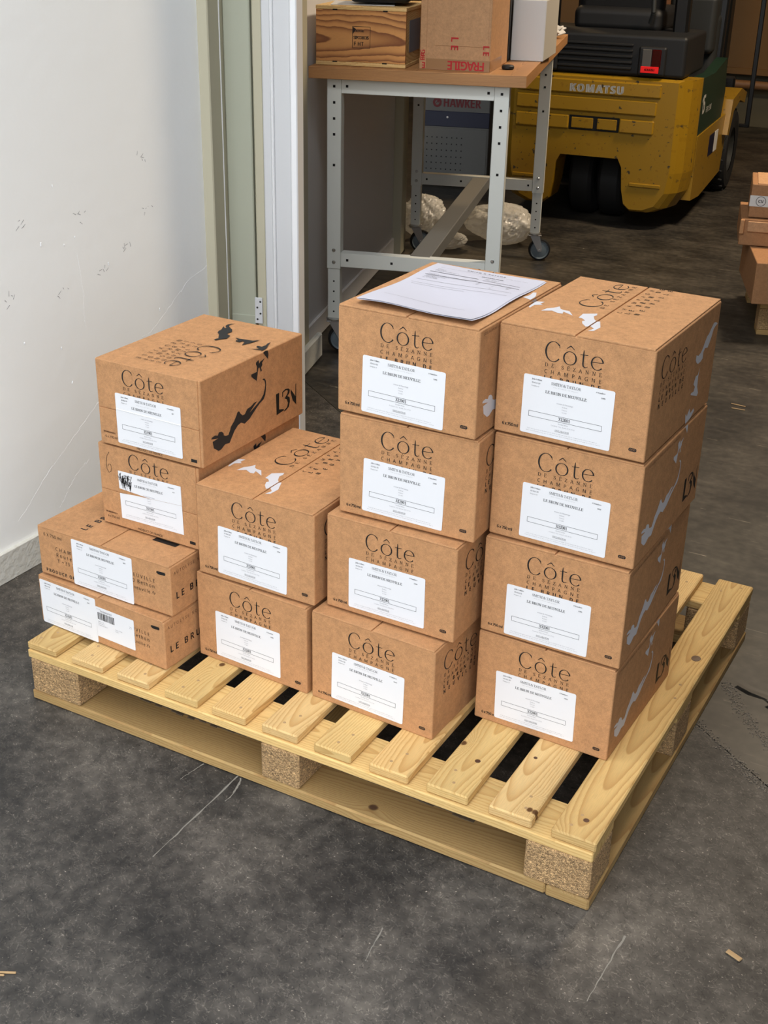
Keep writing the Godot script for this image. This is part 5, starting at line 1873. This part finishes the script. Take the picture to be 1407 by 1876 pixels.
	for i in 3:
		var r: Array = rows[i]
		var o: Vector3 = r[0]
		var s: Vector3 = r[1]
		t = thing("storage_carton", r[3], "carton", o, [0.347, 0.27, 0.25][i])
		g = Geo.new()
		rbox(g, at(Vector3(s.x * 0.5, s.y * 0.5, -s.z * 0.5)), s - Vector3(0, 0.002, 0), 0.004, 2)
		obj("carton_body", g, M[r[2]], t)
		if i == 1:
			g = Geo.new()
			cbox(g, at(Vector3(s.x * 0.5 + 0.012, s.y - 0.028, 0.003)), Vector3(s.x - 0.03, 0.04, 0.008), 0.002)
			obj("lid_flap", g, M["kraft_pale"], t)
			g = Geo.new()
			cbox(g, at(Vector3(0.006, s.y - 0.03, 0.004)), Vector3(0.016, 0.055, 0.01), 0.002)
			obj("lid_tab", g, M["kraft"], t)
		elif i == 2:
			g = Geo.new()
			cbox(g, at(Vector3(s.x * 0.5, s.y * 0.50, 0.0012)), Vector3(s.x + 0.004, 0.042, 0.001), 0.0003)
			var tp := obj("parcel_tape", g, M["white_card"], t)
			g = Geo.new()
			arc(g, front_xf(0, 0, 0.0022), Vector2(0.04, s.y * 0.5), 0.018, 0.018, 0, 360, 0.002, 0.002)
			text(g, front_xf(0, 0, 0.0022), "CV", sans_bold, Vector2(0.04, s.y * 0.5 - 0.006), 0.012, 0, 0.5, 24)
			arc(g, front_xf(0, 0, 0.0022), Vector2(0.125, s.y * 0.5), 0.018, 0.018, 0, 360, 0.002, 0.002)
			fine("tape_emblem", g, M["ink_soft"], tp)
			g = Geo.new()
			cbox(g, at(Vector3(s.x * 0.5, s.y + 0.0004, -s.z * 0.5)), Vector3(s.x * 0.9, 0.002, s.z - 0.01), 0.0006)
			obj("top_flap", g, M["kraft_pale"], t)
	# yellow placards on a dark post behind the forklift
	t = thing("rack_post", "dark rack post with yellow placards, seen past the forklift seat", "rack", Vector3(-1.62, 0, -8.3), 0.1)
	g = Geo.new()
	cbox(g, at(Vector3(0, 1.2, 0)), Vector3(0.14, 2.4, 0.1), 0.006)
	obj("post", g, M["navy"], t)
	for y in [0.71, 0.62, 1.0, 1.12]:
		for x in [-0.032, 0.032]:
			g = Geo.new()
			cbox(g, at(Vector3(x, y, 0.052)), Vector3(0.055, 0.07, 0.004), 0.001)
			obj("placard", g, M["yellow_tag"], t)
	g = Geo.new()
	cbox(g, at(Vector3(0.30, 1.3, -0.05)), Vector3(0.38, 1.6, 0.03), 0.004)
	obj("board_panel", g, mat(Color(0.52, 0.33, 0.16), 0.6), t)


func film_bag(p: Vector3, r: Vector3, sd: int, label: String, turn: float, tail: bool) -> void:
	var g := Geo.new()
	var nz := noise(sd, 1.6, 4)
	var nu := 72
	var nv := 40
	var pts := []
	for j in nv + 1:
		var ph := PI * j / nv
		for i in nu:
			var th := TAU * i / nu
			var d := Vector3(sin(ph) * cos(th), cos(ph), sin(ph) * sin(th))
			var fold := 1.0 - absf(nz.get_noise_3d(d.x * 1.3 + 9, d.y * 1.3, d.z * 1.3)) * 2.2
			var crease := 1.0 - absf(nz.get_noise_3d(d.x * 3.4, d.y * 3.4 + 5, d.z * 3.4)) * 2.6
			var k := 0.86 + 0.20 * nz.get_noise_3d(d.x * 0.7, d.y * 0.7, d.z * 0.7) + 0.13 * fold + 0.07 * crease
			var q := Vector3(d.x * r.x, (d.y * 0.5 + 0.5) * r.y, d.z * r.z) * Vector3(k, 1, k)
			q.y = maxf(q.y * (0.9 + 0.2 * k - 0.1), 0.0)
			if tail and d.x < -0.6:
				q.x -= (-d.x - 0.6) * 0.16
			pts.append(q)
	var nrm := []
	for j in nv + 1:
		for i in nu:
			var e1: Vector3 = pts[j * nu + (i + 1) % nu] - pts[j * nu + (i + nu - 1) % nu]
			var e2: Vector3 = pts[mini(j + 1, nv) * nu + i] - pts[maxi(j - 1, 0) * nu + i]
			var nn := e1.cross(e2)
			var out: Vector3 = pts[j * nu + i] - Vector3(0, r.y * 0.5, 0)
			if nn.length() < 1e-9: nn = out
			nn = nn.normalized()
			nrm.append(-nn if nn.dot(out) < 0.0 else nn)
	for j in nv:
		for i in nu:
			var q := [j * nu + i, j * nu + (i + 1) % nu, (j + 1) * nu + (i + 1) % nu, (j + 1) * nu + i]
			g.tri(pts[q[0]], pts[q[1]], pts[q[2]], nrm[q[0]], nrm[q[1]], nrm[q[2]])
			g.tri(pts[q[0]], pts[q[2]], pts[q[3]], nrm[q[0]], nrm[q[2]], nrm[q[3]])
	var o := obj("plastic_bag", g, M["film_sheer"], self, p)
	o.rotation.y = turn
	tag(o, label, "bag")


func build_litter() -> void:
	for e in [[0.47, 0.577, 0.06, 0.0035, 0.5, "thin straw splinter on the floor, cut by the frame edge", "splinter"], [0.462, 0.586, 0.05, 0.003, 0.44, "shorter straw splinter beside the long one on the floor", "splinter"], [1.433, -0.025, 0.026, 0.009, -0.35, "small pale wood chip on the floor right of the pallet", "wood chip"], [0.79, -2.478, 0.05, 0.004, -0.1, "pale wood strip on the aisle floor behind the cartons", "splinter"], [0.80, -2.44, 0.045, 0.003, 0.05, "fainter wood strip just in front of another on the aisle floor", "splinter"]]:
		var g := Geo.new()
		cbox(g, at(Vector3(0, 0.0018, 0)), Vector3(e[2], 0.0032, e[3]), 0.001)
		var o := obj("wood_splinter", g, M["splinter"], self, Vector3(e[0], 0, e[1]))
		o.rotation.y = e[4]
		tag(o, e[5], e[6])
